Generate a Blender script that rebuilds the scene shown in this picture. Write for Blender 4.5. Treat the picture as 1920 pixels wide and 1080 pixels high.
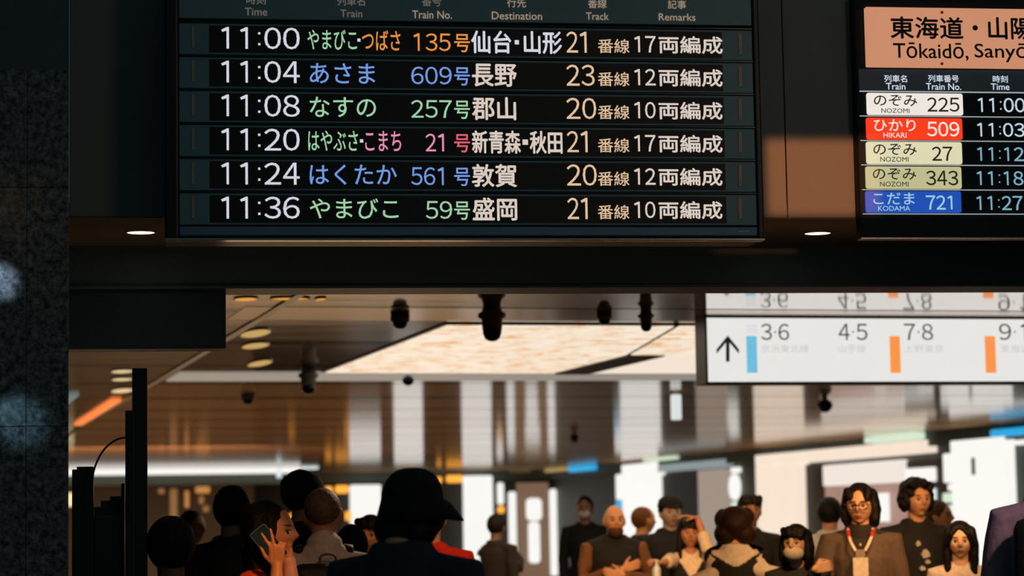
import bpy, bmesh, math, random
from mathutils import Vector, Matrix, noise
random.seed(7)
D = bpy.data
S = bpy.context.scene
COL = S.collection
for o in list(D.objects):
    D.objects.remove(o)

# ------------------------------------------------------------------ camera
F = 4500.0                      # focal length in pixels of a 1920 wide frame
CZ = 1.58                       # eye height
PITCH = math.atan(445 / F)
ROLL = .017
_f = Vector((0, math.cos(PITCH), math.sin(PITCH)))
_r0 = Vector((1, 0, 0)); _u0 = _r0.cross(_f)
RX = _r0 * math.cos(ROLL) - _u0 * math.sin(ROLL)
UX = _r0 * math.sin(ROLL) + _u0 * math.cos(ROLL)
EYE = Vector((0, 0, CZ))
cam = D.cameras.new('camera')
cam.sensor_width = 36; cam.lens = F / 1920 * 36
cam.clip_start = .1; cam.clip_end = 300
cam.dof.use_dof = True; cam.dof.focus_distance = 10.3; cam.dof.aperture_fstop = 3.0
co = D.objects.new('camera', cam); COL.objects.link(co)
co.matrix_world = Matrix(((RX.x, UX.x, -_f.x, 0), (RX.y, UX.y, -_f.y, 0), (RX.z, UX.z, -_f.z, CZ), (0, 0, 0, 1)))
S.camera = co

# ------------------------------------------------------------------ view, world
S.view_settings.view_transform = 'Standard'
S.view_settings.look = 'None'
S.view_settings.exposure = 0
S.view_settings.gamma = 1
S.view_settings.use_curve_mapping = False
S.cycles.max_bounces = 8
S.cycles.sample_clamp_indirect = 4
W = D.worlds.new('dim_station_air'); S.world = W; W.use_nodes = True
W.node_tree.nodes['Background'].inputs[0].default_value = (.026, .044, .048, 1)
W.node_tree.nodes['Background'].inputs[1].default_value = 1.0

AX = math.radians(14.3)         # direction the concourse runs in
BX = math.radians(8.3)          # direction the beam with the boards runs in

def conc(s, t, z):              # concourse frame -> world
    return Vector((s * math.cos(AX) - t * math.sin(AX), s * math.sin(AX) + t * math.cos(AX), z))

def lamp(name, kind, loc, aim, power, color, size=None, spread=None, spot=None, blend=.3, size_y=None):
    L = D.lights.new(name, kind); L.energy = power; L.color = color
    if kind == 'AREA':
        L.size = size or 1
        if size_y: L.shape = 'RECTANGLE'; L.size_y = size_y
        if spread: L.spread = math.radians(spread)
    else:
        L.shadow_soft_size = size if size is not None else .05
        if kind == 'SPOT': L.spot_size = math.radians(spot); L.spot_blend = blend
    o = D.objects.new(name, L); COL.objects.link(o)
    o.location = loc
    o.rotation_euler = (Vector(aim) - Vector(loc)).to_track_quat('-Z', 'Y').to_euler()
    return o

def ray(px, py):
    d = _f + RX * ((px - 960) / F) + UX * ((540 - py) / F)
    return d / d.y
def P(px, py, Y): return EYE + ray(px, py) * Y

WARM = (1, .50, .20)
# unseen warm spots added to light the people who face the gate
for k, (x, y, tx, ty, e, cone) in enumerate(((1.75, 13.0, 2.0, 15.6, 170, 44), (3.0, 13.6, 2.6, 16.6, 190, 48), (3.3, 12.6, 3.05, 14.9, 150, 40), (.3, 15.0, .7, 19.4, 260, 44), (1.3, 15.2, 1.45, 18.0, 230, 44), (.3, 20.0, .0, 24.0, 120, 44), (3.0, 15.2, 2.95, 17.4, 120, 34))):
    lamp('fill_crowd', 'SPOT', (x, y, 3.05), (tx, ty, 1.2), e * 1.25, (1, .52, .21), .12, spot=cone, blend=.35)
lamp('fill_hand', 'SPOT', (-.2, 8.6, 2.6), (-1.02, 10.05, 1.45), 110, (1, .36, .10), .08, spot=16, blend=.8)  # added spot with no fitting, brightens the raised hand
lamp('fill_old_man_back', 'SPOT', (.4, 7.2, 3.2), (-.9, 11.3, 1.55), 75, (1, .46, .20), .1, spot=13, blend=.6)  # unseen spot added to warm the old man's back
lamp('fill_edge', 'SPOT', (2.9, 8.2, 3.0), (2.05, 10.0, 1.5), 110, (1, .66, .58), .1, spot=40, blend=.6)  # unseen spot added for the shoulder at the right edge
lamp('rim_old_man', 'SPOT', (.1, 13.6, 3.0), (-.89, 11.3, 1.66), 170, (1, .70, .45), .12, spot=16, blend=.8)  # unseen spot added for a rim of light on the old man
lamp('fill_red_jacket', 'SPOT', (.6, 12.4, 2.9), (-.55, 14.2, 1.35), 90, (1, .46, .18), .12, spot=34, blend=.8)  # unseen spot added to lift the red jacket
# hall lamp in front of the boards, low and warm, from the right
lamp('lamp_hall', 'AREA', (4.2, 4.5, 4.6), (.8, 10, 3.0), 15, (1, .74, .56), 1.0)
lamp('fill_concourse', 'AREA', conc(6, 42, 3.0), conc(6, 42, 0), 3200, (1, .66, .36), 9, size_y=24)  # unseen fill, added to brighten what the ceiling mirrors
lamp('fill_concourse_left', 'AREA', conc(4, 44, 3.0), conc(4, 60, 1), 900, (1, .55, .25), 5, size_y=5)  # added fill aimed at the far kiosk wall, no fitting

# ------------------------------------------------------------------ materials
def lin(c):
    return tuple(((v / 255) / 12.92 if v / 255 <= .04045 else ((v / 255 + .055) / 1.055) ** 2.4) for v in c) + (1,)
_M = {}
def mat(name, rgb, rough=.6, metal=0, vary=.12, scale=30, bump=0, spec=.5):
    if name in _M: return _M[name]
    m = D.materials.new(name); m.use_nodes = True; nt = m.node_tree; N = nt.nodes
    b = N['Principled BSDF']; b.inputs['Roughness'].default_value = rough; b.inputs['Metallic'].default_value = metal
    b.inputs['Specular IOR Level'].default_value = spec
    tc = N.new('ShaderNodeTexCoord'); n = N.new('ShaderNodeTexNoise'); n.inputs['Scale'].default_value = scale; n.inputs['Detail'].default_value = 3
    nt.links.new(tc.outputs['Object'], n.inputs['Vector'])
    cr = N.new('ShaderNodeValToRGB'); c = lin(rgb)
    cr.color_ramp.elements[0].position = .3; cr.color_ramp.elements[1].position = .7
    cr.color_ramp.elements[0].color = tuple(v * (1 - vary) for v in c[:3]) + (1,)
    cr.color_ramp.elements[1].color = tuple(min(1, v * (1 + vary)) for v in c[:3]) + (1,)
    nt.links.new(n.outputs['Fac'], cr.inputs[0]); nt.links.new(cr.outputs[0], b.inputs['Base Color'])
    if bump:
        bp = N.new('ShaderNodeBump'); bp.inputs['Strength'].default_value = bump; bp.inputs['Distance'].default_value = .01
        nt.links.new(n.outputs['Fac'], bp.inputs['Height']); nt.links.new(bp.outputs[0], b.inputs['Normal'])
    _M[name] = m
    return m
def glow(name, rgb, strength=1.0, vary=.04, scale=6):
    if name in _M: return _M[name]
    m = D.materials.new(name); m.use_nodes = True; nt = m.node_tree; N = nt.nodes
    b = N['Principled BSDF']; c = lin(rgb)
    b.inputs['Base Color'].default_value = (.02, .02, .02, 1); b.inputs['Roughness'].default_value = .5
    tc = N.new('ShaderNodeTexCoord'); n = N.new('ShaderNodeTexNoise'); n.inputs['Scale'].default_value = scale
    nt.links.new(tc.outputs['Object'], n.inputs['Vector'])
    cr = N.new('ShaderNodeValToRGB')
    cr.color_ramp.elements[0].color = tuple(v * (1 - vary) for v in c[:3]) + (1,)
    cr.color_ramp.elements[1].color = tuple(v * (1 + vary) for v in c[:3]) + (1,)
    nt.links.new(n.outputs['Fac'], cr.inputs[0]); nt.links.new(cr.outputs[0], b.inputs['Emission Color'])
    b.inputs['Emission Strength'].default_value = strength
    _M[name] = m
    return m
def led(name, rgb, pitch=.0042, strength=1.25):
    """light emitting diodes: the colour broken into a fine square grid"""
    if name in _M: return _M[name]
    m = D.materials.new(name); m.use_nodes = True; nt = m.node_tree; N = nt.nodes; Lk = nt.links.new
    b = N['Principled BSDF']; b.inputs['Base Color'].default_value = (.01, .01, .01, 1)
    tc = N.new('ShaderNodeTexCoord'); sp = N.new('ShaderNodeSeparateXYZ'); Lk(tc.outputs['Object'], sp.inputs[0])
    fs = []
    for ax in ('X', 'Z'):
        d = N.new('ShaderNodeMath'); d.operation = 'DIVIDE'; d.inputs[1].default_value = pitch; Lk(sp.outputs[ax], d.inputs[0])
        f = N.new('ShaderNodeMath'); f.operation = 'FRACT'; Lk(d.outputs[0], f.inputs[0])
        g = N.new('ShaderNodeMath'); g.operation = 'GREATER_THAN'; g.inputs[1].default_value = .22; Lk(f.outputs[0], g.inputs[0])
        fs.append(g)
    mu = N.new('ShaderNodeMath'); mu.operation = 'MULTIPLY'; Lk(fs[0].outputs[0], mu.inputs[0]); Lk(fs[1].outputs[0], mu.inputs[1])
    ma = N.new('ShaderNodeMath'); ma.operation = 'MULTIPLY_ADD'; Lk(mu.outputs[0], ma.inputs[0])
    ma.inputs[1].default_value = strength * .8; ma.inputs[2].default_value = strength * .2
    b.inputs['Emission Color'].default_value = lin(rgb); Lk(ma.outputs[0], b.inputs['Emission Strength'])
    _M[name] = m
    return m

def skin_material():
    m = D.materials.new('skin'); m.use_nodes = True; nt = m.node_tree; N = nt.nodes; Lk = nt.links.new
    b = N['Principled BSDF']; b.inputs['Roughness'].default_value = .5
    oi = N.new('ShaderNodeObjectInfo')
    at = N.new('ShaderNodeAttribute'); at.attribute_name = 'head_co'
    sp = N.new('ShaderNodeSeparateXYZ'); Lk(at.outputs['Vector'], sp.inputs[0])
    ab = N.new('ShaderNodeMath'); ab.operation = 'ABSOLUTE'; Lk(sp.outputs['X'], ab.inputs[0])
    cur = oi.outputs['Color']
    def feature(cx, cz, rx, rz, col, amount, cur):
        tot = None
        for src, c, r in ((ab.outputs[0], cx, rx), (sp.outputs['Z'], cz, rz), (sp.outputs['Y'], -.052, .03)):
            s = N.new('ShaderNodeMath'); s.operation = 'SUBTRACT'; Lk(src, s.inputs[0]); s.inputs[1].default_value = c
            d = N.new('ShaderNodeMath'); d.operation = 'DIVIDE'; Lk(s.outputs[0], d.inputs[0]); d.inputs[1].default_value = r
            q = N.new('ShaderNodeMath'); q.operation = 'MULTIPLY'; Lk(d.outputs[0], q.inputs[0]); Lk(d.outputs[0], q.inputs[1])
            if tot is None: tot = q.outputs[0]
            else:
                a = N.new('ShaderNodeMath'); Lk(tot, a.inputs[0]); Lk(q.outputs[0], a.inputs[1]); tot = a.outputs[0]
        mr = N.new('ShaderNodeMapRange'); Lk(tot, mr.inputs[0])
        mr.inputs[1].default_value = .7; mr.inputs[2].default_value = 1.3; mr.inputs[3].default_value = amount; mr.inputs[4].default_value = 0
        mx = N.new('ShaderNodeMixRGB'); Lk(mr.outputs[0], mx.inputs[0]); Lk(cur, mx.inputs[1]); mx.inputs[2].default_value = col
        return mx.outputs[0]
    cur = feature(.018, -.001, .0095, .0042, (.55, .5, .46, 1), .9, cur)
    cur = feature(.018, -.001, .0046, .0044, (.012, .008, .006, 1), 1, cur)
    cur = feature(.018, .004, .0105, .0018, (.03, .015, .01, 1), .9, cur)
    cur = feature(.019, .0155, .013, .0028, (.025, .014, .009, 1), .85, cur)
    cur = feature(0, -.0345, .014, .0045, (.40, .075, .055, 1), .7, cur)
    cur = feature(0, -.0345, .0125, .0010, (.06, .015, .012, 1), .8, cur)
    Lk(cur, b.inputs['Base Color'])
    return m
SKIN = skin_material()

# ------------------------------------------------------------------ building helpers
def link(o, parent=None):
    COL.objects.link(o)
    if parent: o.parent = parent
    return o
def obj(name, bm, m, parent=None, smooth=False, loc=None):
    me = D.meshes.new(name)
    bmesh.ops.recalc_face_normals(bm, faces=bm.faces)
    bm.to_mesh(me); bm.free()
    if isinstance(m, (list, tuple)):
        for q in m: me.materials.append(q)
    else: me.materials.append(m)
    if smooth:
        for p in me.polygons: p.use_smooth = True
    o = D.objects.new(name, me)
    if loc is not None: o.location = loc
    return link(o, parent)
def thing(name, label, cat, loc=(0, 0, 0), rz=0, group=None):
    o = D.objects.new(name, None); COL.objects.link(o)
    o.empty_display_size = .1
    o.location = loc; o.rotation_euler = (0, 0, rz)
    return tag(o, label, cat, group)
def tag(o, label, cat, group=None):
    o['label'] = label; o['category'] = cat
    if group: o['group'] = group
    return o
def struct(name, bm, m, loc=(0, 0, 0), rz=0):
    o = obj(name, bm, m); o.location = loc; o.rotation_euler = (0, 0, rz); o['kind'] = 'structure'
    return o
def BM(): return bmesh.new()
def box(bm, x0, x1, y0, y1, z0, z1, bev=0, mi=0):
    b2 = bmesh.new()
    v = [b2.verts.new((x, y, z)) for x in (x0, x1) for y in (y0, y1) for z in (z0, z1)]
    for f in ((0, 1, 3, 2), (4, 6, 7, 5), (0, 4, 5, 1), (2, 3, 7, 6), (0, 2, 6, 4), (1, 5, 7, 3)):
        b2.faces.new([v[i] for i in f])
    bmesh.ops.recalc_face_normals(b2, faces=b2.faces)
    if bev: bmesh.ops.bevel(b2, geom=list(b2.edges), offset=bev, segments=2, affect='EDGES', profile=.5)
    for f in b2.faces: f.material_index = mi
    me = D.meshes.new('t'); b2.to_mesh(me); b2.free(); bm.from_mesh(me); D.meshes.remove(me)
    return bm
def rbox(bm, x0, x1, y0, y1, z0, z1, r, seg=5):
    """slab in the XZ plane with rounded corners"""
    ring = []
    for cx, cz, a0 in ((x1 - r, z1 - r, 0), (x0 + r, z1 - r, 90), (x0 + r, z0 + r, 180), (x1 - r, z0 + r, 270)):
        for k in range(seg + 1):
            a = math.radians(a0 + 90 * k / seg); ring.append((cx + r * math.cos(a), cz + r * math.sin(a)))
    va = [bm.verts.new((x, y0, z)) for x, z in ring]; vb = [bm.verts.new((x, y1, z)) for x, z in ring]
    bm.faces.new(va); bm.faces.new(vb[::-1])
    n = len(ring)
    for i in range(n): bm.faces.new((va[i], vb[i], vb[(i + 1) % n], va[(i + 1) % n]))
    return bm
def lathe(bm, prof, seg=32, c=(0, 0, 0)):
    rings = []
    for r, z in prof:
        if r < 1e-5: rings.append([bm.verts.new((c[0], c[1], c[2] + z))])
        else: rings.append([bm.verts.new((c[0] + r * math.cos(2 * math.pi * k / seg), c[1] + r * math.sin(2 * math.pi * k / seg), c[2] + z)) for k in range(seg)])
    for a, b in zip(rings, rings[1:]):
        for k in range(seg):
            k2 = (k + 1) % seg
            if len(a) == 1 and len(b) == 1: continue
            if len(a) == 1: bm.faces.new((a[0], b[k], b[k2]))
            elif len(b) == 1: bm.faces.new((a[k], b[0], a[k2]))
            else: bm.faces.new((a[k], b[k], b[k2], a[k2]))
    for e in (rings[0], rings[-1]):
        if len(e) > 2:
            try: bm.faces.new(e)
            except ValueError: pass
    return bm
def prism(bm, pts, y0, y1):
    """outline in XZ, given depth"""
    va = [bm.verts.new((x, y0, z)) for x, z in pts]; vb = [bm.verts.new((x, y1, z)) for x, z in pts]
    bm.faces.new(va); bm.faces.new(vb[::-1]); n = len(pts)
    for i in range(n): bm.faces.new((va[i], vb[i], vb[(i + 1) % n], va[(i + 1) % n]))
    return bm
FW = {ord(a): b for a, b in zip('0123456789', '０１２３４５６７８９')}
def text(body, x0, x1, z0, z1, y, m, parent, name='lettering', weight=0, wide=True):
    c = D.curves.new('lettering_curve', 'FONT'); c.body = body.translate(FW) if wide else body
    c.size = 1; c.extrude = 0; c.resolution_u = 3
    t = D.objects.new('lettering_source', c); COL.objects.link(t)
    dg = bpy.context.evaluated_depsgraph_get(); dg.update()
    me = D.meshes.new_from_object(t.evaluated_get(dg))
    D.objects.remove(t); D.curves.remove(c)
    xs = [v.co.x for v in me.vertices]; ys = [v.co.y for v in me.vertices]
    ax, bx, ay, by = min(xs), max(xs), min(ys), max(ys)
    for v in me.vertices:
        X = x0 + (v.co.x - ax) / (bx - ax) * (x1 - x0); Z = z0 + (v.co.y - ay) / (by - ay) * (z1 - z0)
        v.co = (X, y, Z)
    if weight:
        # a heavier stroke: the same outlines laid over each other, each a hair aside
        w = weight * (z1 - z0) * .9; bm = BM(); src = me
        for k, (dx, dz) in enumerate(((-w, 0), (w, 0), (0, -w), (0, w), (0, 0))):
            n0 = len(bm.verts); bm.from_mesh(src); bm.verts.ensure_lookup_table()
            for v in bm.verts[n0:]: v.co += Vector((dx, -.00004 * k, dz))
        bm.to_mesh(me); bm.free()
    me.name = name; me.materials.clear(); me.materials.append(m)
    o = D.objects.new(name, me)
    return link(o, parent)
def digits_text(body, x0, x1, z0, z1, y, m, parent, name, weight=0, gap=.12):
    """numerals set one by one in equal cells, joined as one lettering mesh"""
    n = 0; cells = []
    for ch in body:
        w = .42 if ch == ':' or ch == '·' else 1.0
        cells.append((ch, n, w)); n += w
    bm = BM(); unit = (x1 - x0) / (n - gap)
    for ch, a, w in cells:
        cx0 = x0 + (a) * unit; cx1 = x0 + (a + w - gap) * unit
        if ch in ':·':
            d = (z1 - z0) * .105; mx = (cx0 + cx1) / 2
            for zz in ((.22, .72) if ch == ':' else (.5,)):
                zc = z0 + (z1 - z0) * zz
                v = [bm.verts.new((mx + p * d / 2, y, zc + q * d / 2)) for p, q in ((-1, -1), (1, -1), (1, 1), (-1, 1))]; bm.faces.new(v)
            continue
        if ch == '1':                        # a plain one: stem and flag, no foot
            w_ = cx1 - cx0; hh = z1 - z0; sw = hh * (.105 + 1.6 * weight); xr = cx0 + w_ * .62
            sl = min(w_ * .40, hh * .24)
            v = [bm.verts.new((px_, y, pz_)) for px_, pz_ in ((xr - sw, z0), (xr, z0), (xr, z1), (xr - sw * .8, z1), (xr - sw - sl, z1 - hh * .13), (xr - sw - sl * .8, z1 - hh * .23), (xr - sw, z1 - hh * .17))]
            bm.faces.new(v); continue
        t = text(ch, cx0, cx1, z0, z1, y, m, None, 'lettering', weight)
        bm.from_mesh(t.data); me = t.data; D.objects.remove(t); D.meshes.remove(me)
    me = D.meshes.new(name); bm.to_mesh(me); bm.free(); me.materials.append(m)
    return link(D.objects.new(name, me), parent)

class Plane:
    """a vertical (or tilted) plane: u runs along it, w up it; origin where x=0 on the floor line"""
    def __init__(s, origin, yaw, tilt=0):
        s.o = Vector(origin); s.yaw = yaw
        s.u = Vector((math.cos(yaw), math.sin(yaw), 0))
        back = Vector((-math.sin(yaw), math.cos(yaw), 0))
        s.w = Vector((0, 0, 1)) * math.cos(tilt) - back * math.sin(tilt)
        s.n = s.u.cross(s.w)
    def uv(s, px, py):
        d = ray(px, py); t = (s.o - EYE).dot(s.n) / d.dot(s.n)
        h = EYE + d * t - s.o
        return h.dot(s.u), h.dot(s.w)

# ==================================================================  SETTING
bronze = None
def ceiling_material(name, tint, rough, dif):
    m = D.materials.new(name); m.use_nodes = True; nt = m.node_tree; N = nt.nodes; Lk = nt.links.new
    b = N['Principled BSDF']; b.inputs['Metallic'].default_value = 1
    b.inputs['Roughness'].default_value = rough
    tc = N.new('ShaderNodeTexCoord'); sp = N.new('ShaderNodeSeparateXYZ'); Lk(tc.outputs['Object'], sp.inputs[0])
    # dark slots across the concourse every 2.8 m
    a = N.new('ShaderNodeMath'); a.operation = 'MULTIPLY_ADD'; Lk(sp.outputs['Y'], a.inputs[0]); a.inputs[1].default_value = 1 / 2.8; a.inputs[2].default_value = .03
    f = N.new('ShaderNodeMath'); f.operation = 'FRACT'; Lk(a.outputs[0], f.inputs[0])
    g = N.new('ShaderNodeMath'); g.operation = 'LESS_THAN'; Lk(f.outputs[0], g.inputs[0]); g.inputs[1].default_value = .11
    fl = N.new('ShaderNodeMath'); fl.operation = 'FLOOR'; Lk(a.outputs[0], fl.inputs[0])
    wn = N.new('ShaderNodeTexWhiteNoise'); wn.noise_dimensions = '1D'; Lk(fl.outputs[0], wn.inputs['W'])
    mx0 = N.new('ShaderNodeMixRGB'); Lk(wn.outputs['Value'], mx0.inputs[0])
    mx0.inputs[1].default_value = tuple(v * .62 for v in tint) + (1,); mx0.inputs[2].default_value = tuple(tint) + (1,)
    mx = N.new('ShaderNodeMixRGB'); Lk(g.outputs[0], mx.inputs[0]); Lk(mx0.outputs[0], mx.inputs[1]); mx.inputs[2].default_value = (.02, .018, .015, 1)
    Lk(mx.outputs[0], b.inputs['Base Color'])
    # slightly wavy sheets
    mp = N.new('ShaderNodeMapping'); mp.inputs['Scale'].default_value = (.25, 1.3, 1); Lk(tc.outputs['Object'], mp.inputs[0])
    n = N.new('ShaderNodeTexNoise'); n.inputs['Scale'].default_value = 1.6; n.inputs['Detail'].default_value = 2; Lk(mp.outputs[0], n.inputs['Vector'])
    bp = N.new('ShaderNodeBump'); bp.inputs['Strength'].default_value = .035; bp.inputs['Distance'].default_value = .05
    Lk(n.outputs['Fac'], bp.inputs['Height'])
    Lk(bp.outputs[0], b.inputs['Normal'])
    # a brown lacquer film over the metal spreads part of the reflection
    df = N.new('ShaderNodeBsdfGlossy'); df.inputs['Color'].default_value = (.90, .52, .25, 1); df.inputs['Roughness'].default_value = .55
    dm = N.new('ShaderNodeMixRGB'); Lk(g.outputs[0], dm.inputs[0]); dm.inputs[1].default_value = (.95, .56, .28, 1); dm.inputs[2].default_value = (.10, .06, .035, 1)
    Lk(dm.outputs[0], df.inputs['Color'])
    ms = N.new('ShaderNodeMixShader'); ms.inputs[0].default_value = dif
    Lk(b.outputs[0], ms.inputs[1]); Lk(df.outputs[0], ms.inputs[2]); Lk(ms.outputs[0], N['Material Output'].inputs[0])
    return m

ZC = 3.12
# floor: pale stone slabs with a polish
fm = mat('stone_floor', (44, 40, 36), .4, vary=.18, scale=3)
struct('floor', box(BM(), -60, 60, -6, 95, -.1, 0), fm)
CM = ceiling_material('polished_bronze_ceiling', (.84, .76, .68), .06, .05)
CF = ceiling_material('brushed_bronze_ceiling', (.98, .94, .88), .085, .34)
CD = ceiling_material('dark_polished_ceiling', (.55, .48, .42), .10, .14)
struct('ceiling', box(BM(), 2.56, 18.2, 12.3, 24.2, ZC, ZC + .12), CM, rz=AX)
struct('ceiling_far', box(BM(), 2.56, 18.2, 24.2, 66, ZC, ZC + .12), CF, rz=AX)
struct('ceiling_left', box(BM(), -14, 2.50, 12.3, 66, ZC, ZC + .12), CD, rz=AX)
struct('trim_1', box(BM(), 2.50, 2.56, 12.3, 66, ZC - .012, ZC + .1), mat('brushed_joint', (92, 92, 90), .3, 1), rz=AX)
# far and side walls of the concourse
wallm = mat('charcoal_wall', (74, 86, 84), .6, vary=.2, scale=.6)
WS = 17.9
struct('wall_right', box(BM(), WS, WS + .3, 12.3, 66, 0, ZC + .12), wallm, rz=AX)
struct('trim_2', box(BM(), WS - .18, WS, 12.3, 66, 2.86, ZC), mat('dark_bulkhead', (70, 84, 82), .6), rz=AX)
struct('wall_back', box(BM(), -14, 18.2, 66, 66.3, 0, ZC + .12), mat('brown_end_wall', (120, 78, 46), .6, vary=.35, scale=.5), rz=AX)
struct('wall_left', box(BM(), -14.3, -14, 12.3, 66, 0, ZC + .12), wallm, rz=AX)

# the beam over the gate: fascia, soffit, lintel
FY = 10.36
def bl(u, y, z): return Vector((u * math.cos(BX) - y * math.sin(BX), FY + u * math.sin(BX) + y * math.cos(BX), z))
fas = Plane((0, FY, 0), BX)
_, zf = fas.uv(960, 407)
lin_pl = Plane(bl(0, 1.02, 0), BX)
_, zb = lin_pl.uv(960, 540)
fascm = mat('dark_fascia_panel', (128, 134, 130), .6, vary=.06, scale=2)
bm = BM()
for u0, u1 in ((-5.2, -3.3), (-3.29, -1.9), (-1.89, -.1), (-.09, 1.235), (1.24, 2.6), (2.61, 5.6)):
    box(bm, u0, u1, 0, .2, zf, 5.2, .002)
struct('wall_fascia', bm, fascm, loc=(0, FY, 0), rz=BX)
struct('ceiling_soffit', box(BM(), -5.2, 5.6, .01, 1.1, zf - .004, zf + .06), mat('brown_soffit', (112, 92, 68), .6, vary=.06, scale=3), loc=(0, FY, 0), rz=BX)
bm = BM(); box(bm, -5.2, 5.6, 1.02, 1.32, zb, zf + .03, .004); box(bm, -5.2, 5.6, 1.005, 1.03, zb, zb + .012)
struct('trim_lintel', bm, mat('black_lintel', (78, 98, 104), .45, vary=.1, scale=2), loc=(0, FY, 0), rz=BX)

# granite pillar on the left
def granite():
    m = D.materials.new('granite'); m.use_nodes = True; nt = m.node_tree; N = nt.nodes; Lk = nt.links.new
    b = N['Principled BSDF']; b.inputs['Roughness'].default_value = .38
    tc = N.new('ShaderNodeTexCoord')
    n1 = N.new('ShaderNodeTexNoise'); n1.inputs['Scale'].default_value = 32; n1.inputs['Detail'].default_value = 8; n1.inputs['Roughness'].default_value = .8
    n2 = N.new('ShaderNodeTexVoronoi'); n2.inputs['Scale'].default_value = 70
    Lk(tc.outputs['Object'], n1.inputs[0]); Lk(tc.outputs['Object'], n2.inputs[0])
    cr = N.new('ShaderNodeValToRGB'); e = cr.color_ramp.elements
    e[0].position = .42; e[0].color = (.012, .013, .014, 1); e[1].position = .63; e[1].color = (.36, .36, .35, 1)
    Lk(n1.outputs['Fac'], cr.inputs[0])
    mx = N.new('ShaderNodeMixRGB'); mx.blend_type = 'MULTIPLY'; mx.inputs[0].default_value = .45
    Lk(cr.outputs[0], mx.inputs[1]); Lk(n2.outputs['Distance'], mx.inputs[2]); Lk(mx.outputs[0], b.inputs['Base Color'])
    return m
PX = math.radians(12)
pil = Plane((0, 9.2, 0), PX)
pu, _ = pil.uv(129, 540)
_, zt = pil.uv(60, 130); _, zj1 = pil.uv(60, 352); uj, _ = pil.uv(49, 600); _, zj2 = pil.uv(60, 800)
GR = granite()
bm = BM(); g = .002
for z0, z1 in ((0, zj2 - .9), (zj2 - .9 + g, zj2), (zj2 + g, zj1), (zj1 + g, zt)):
    for u0, u1 in ((pu - 1.1, uj), (uj + g, pu)):
        box(bm, u0, u1, 0, .35, z0, z1, .0015)
struct('wall_pillar', bm, GR, loc=(0, 9.2, 0), rz=PX)
struct('trim_pillar_top', box(BM(), pu - 1.1, pu - .003, .004, .35, zt, 5.2), mat('pillar_cap', (70, 86, 90), .6), loc=(0, 9.2, 0), rz=PX)
# unseen spots added to imitate reflections on the granite
pn = Vector((math.sin(PX), -math.cos(PX), 0))
for px, py, e, col, cone in ((0, 528, 9, (.52, .72, 1), 20), (38, 790, 2.6, (.32, .68, .9), 30), (58, 420, .10, (1, .62, .34), 70)):
    u, z = pil.uv(px, py); q = pil.o + pil.u * u + Vector((0, 0, z))
    lamp('fill_pillar', 'SPOT', q + pn * .42 + Vector((-.12, 0, .12)), q, e, col, .02, spot=cone, blend=.8)
# added unseen lamp framing a warm area of fascia between the boards
gp = Plane((0, FY, 0), BX)
g0 = gp.uv(1436, 262); g1 = gp.uv(1640, 404)
gc = bl((g0[0] + g1[0]) / 2, 0, (g0[1] + g1[1]) / 2)
lamp('fill_fascia_gap', 'AREA', gc + Vector((math.sin(BX), -math.cos(BX), 0)) * 1.2 + Vector((.0, 0, .0)), gc, .40, (1, .33, .12), g1[0] - g0[0], spread=4, size_y=g0[1] - g1[1])

# ==================================================================  THE DEPARTURE BOARD
DEP = .28
bp_ = Plane(bl(0, -DEP, 0), BX)
bu0, bz0 = bp_.uv(309, 448.5); bu1, _ = bp_.uv(1434, 449)
_, bztop = bp_.uv(900, -46)
org = bl(bu0, -DEP, bz0)
def L(px, py):
    u, z = bp_.uv(px, py); return u - bu0, z - bz0
def R4(x0, y0, x1, y1):
    """local rectangle of the box seen there"""
    a = L(x0, (y0 + y1) / 2)[0]; b = L(x1, (y0 + y1) / 2)[0]; xm = (x0 + x1) / 2
    return a, b, L(xm, y1)[1], L(xm, y0)[1]
BW = bu1 - bu0; BH = bztop - bz0
teal = mat('teal_black_metal', (112, 154, 166), .42, vary=.05, scale=4)
blackm = mat('black_metal', (20, 26, 27), .4, vary=.05, scale=4)
scr = mat('black_screen', (26, 29, 30), .5, vary=.1, scale=60)
marker = mat('grey_slot', (190, 178, 160), .5); marker_lit = mat('warm_lit_slot', (250, 190, 150), .5)  # right-hand slots carry the warm light from the right in their colour
board = thing('departure_board', 'wide black electronic departure board listing six trains in dotted coloured characters', 'departure board', org, BX)
bm = BM(); box(bm, 0, BW, .03, DEP - .012, 0, BH, .008)
box(bm, 0, .058, -.004, .06, 0, BH, .01); box(bm, BW - .03, BW, -.004, .06, 0, BH, .008)
obj('casing', bm, blackm, board)
hx0, hx1, _, hz = R4(338, 30, 1424, 30); _, hz0 = L(880, 44)
obj('heading_panel', box(BM(), .06, BW - .032, .0, .03, hz0 + .006, BH - .01, .003), teal, board)
hp = board.children[-1]
cg = glow('heading_letters_dim', (104, 96, 88), 1); cgr = glow('heading_letters_lit', (160, 136, 116), 1)  # warm light from the right is put into the brighter lettering
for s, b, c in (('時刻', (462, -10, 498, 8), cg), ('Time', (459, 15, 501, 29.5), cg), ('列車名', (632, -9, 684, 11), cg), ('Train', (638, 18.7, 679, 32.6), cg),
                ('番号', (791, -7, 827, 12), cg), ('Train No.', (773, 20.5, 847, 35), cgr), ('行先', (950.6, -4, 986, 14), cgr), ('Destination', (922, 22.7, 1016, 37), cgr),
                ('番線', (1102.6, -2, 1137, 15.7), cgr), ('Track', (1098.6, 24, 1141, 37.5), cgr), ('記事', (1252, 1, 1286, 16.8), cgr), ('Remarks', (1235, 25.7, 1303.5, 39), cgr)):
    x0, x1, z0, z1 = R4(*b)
    text(s, x0, x1, z0, z1, -.003, c, hp, 'heading_lettering', .004, wide=False)
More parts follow.
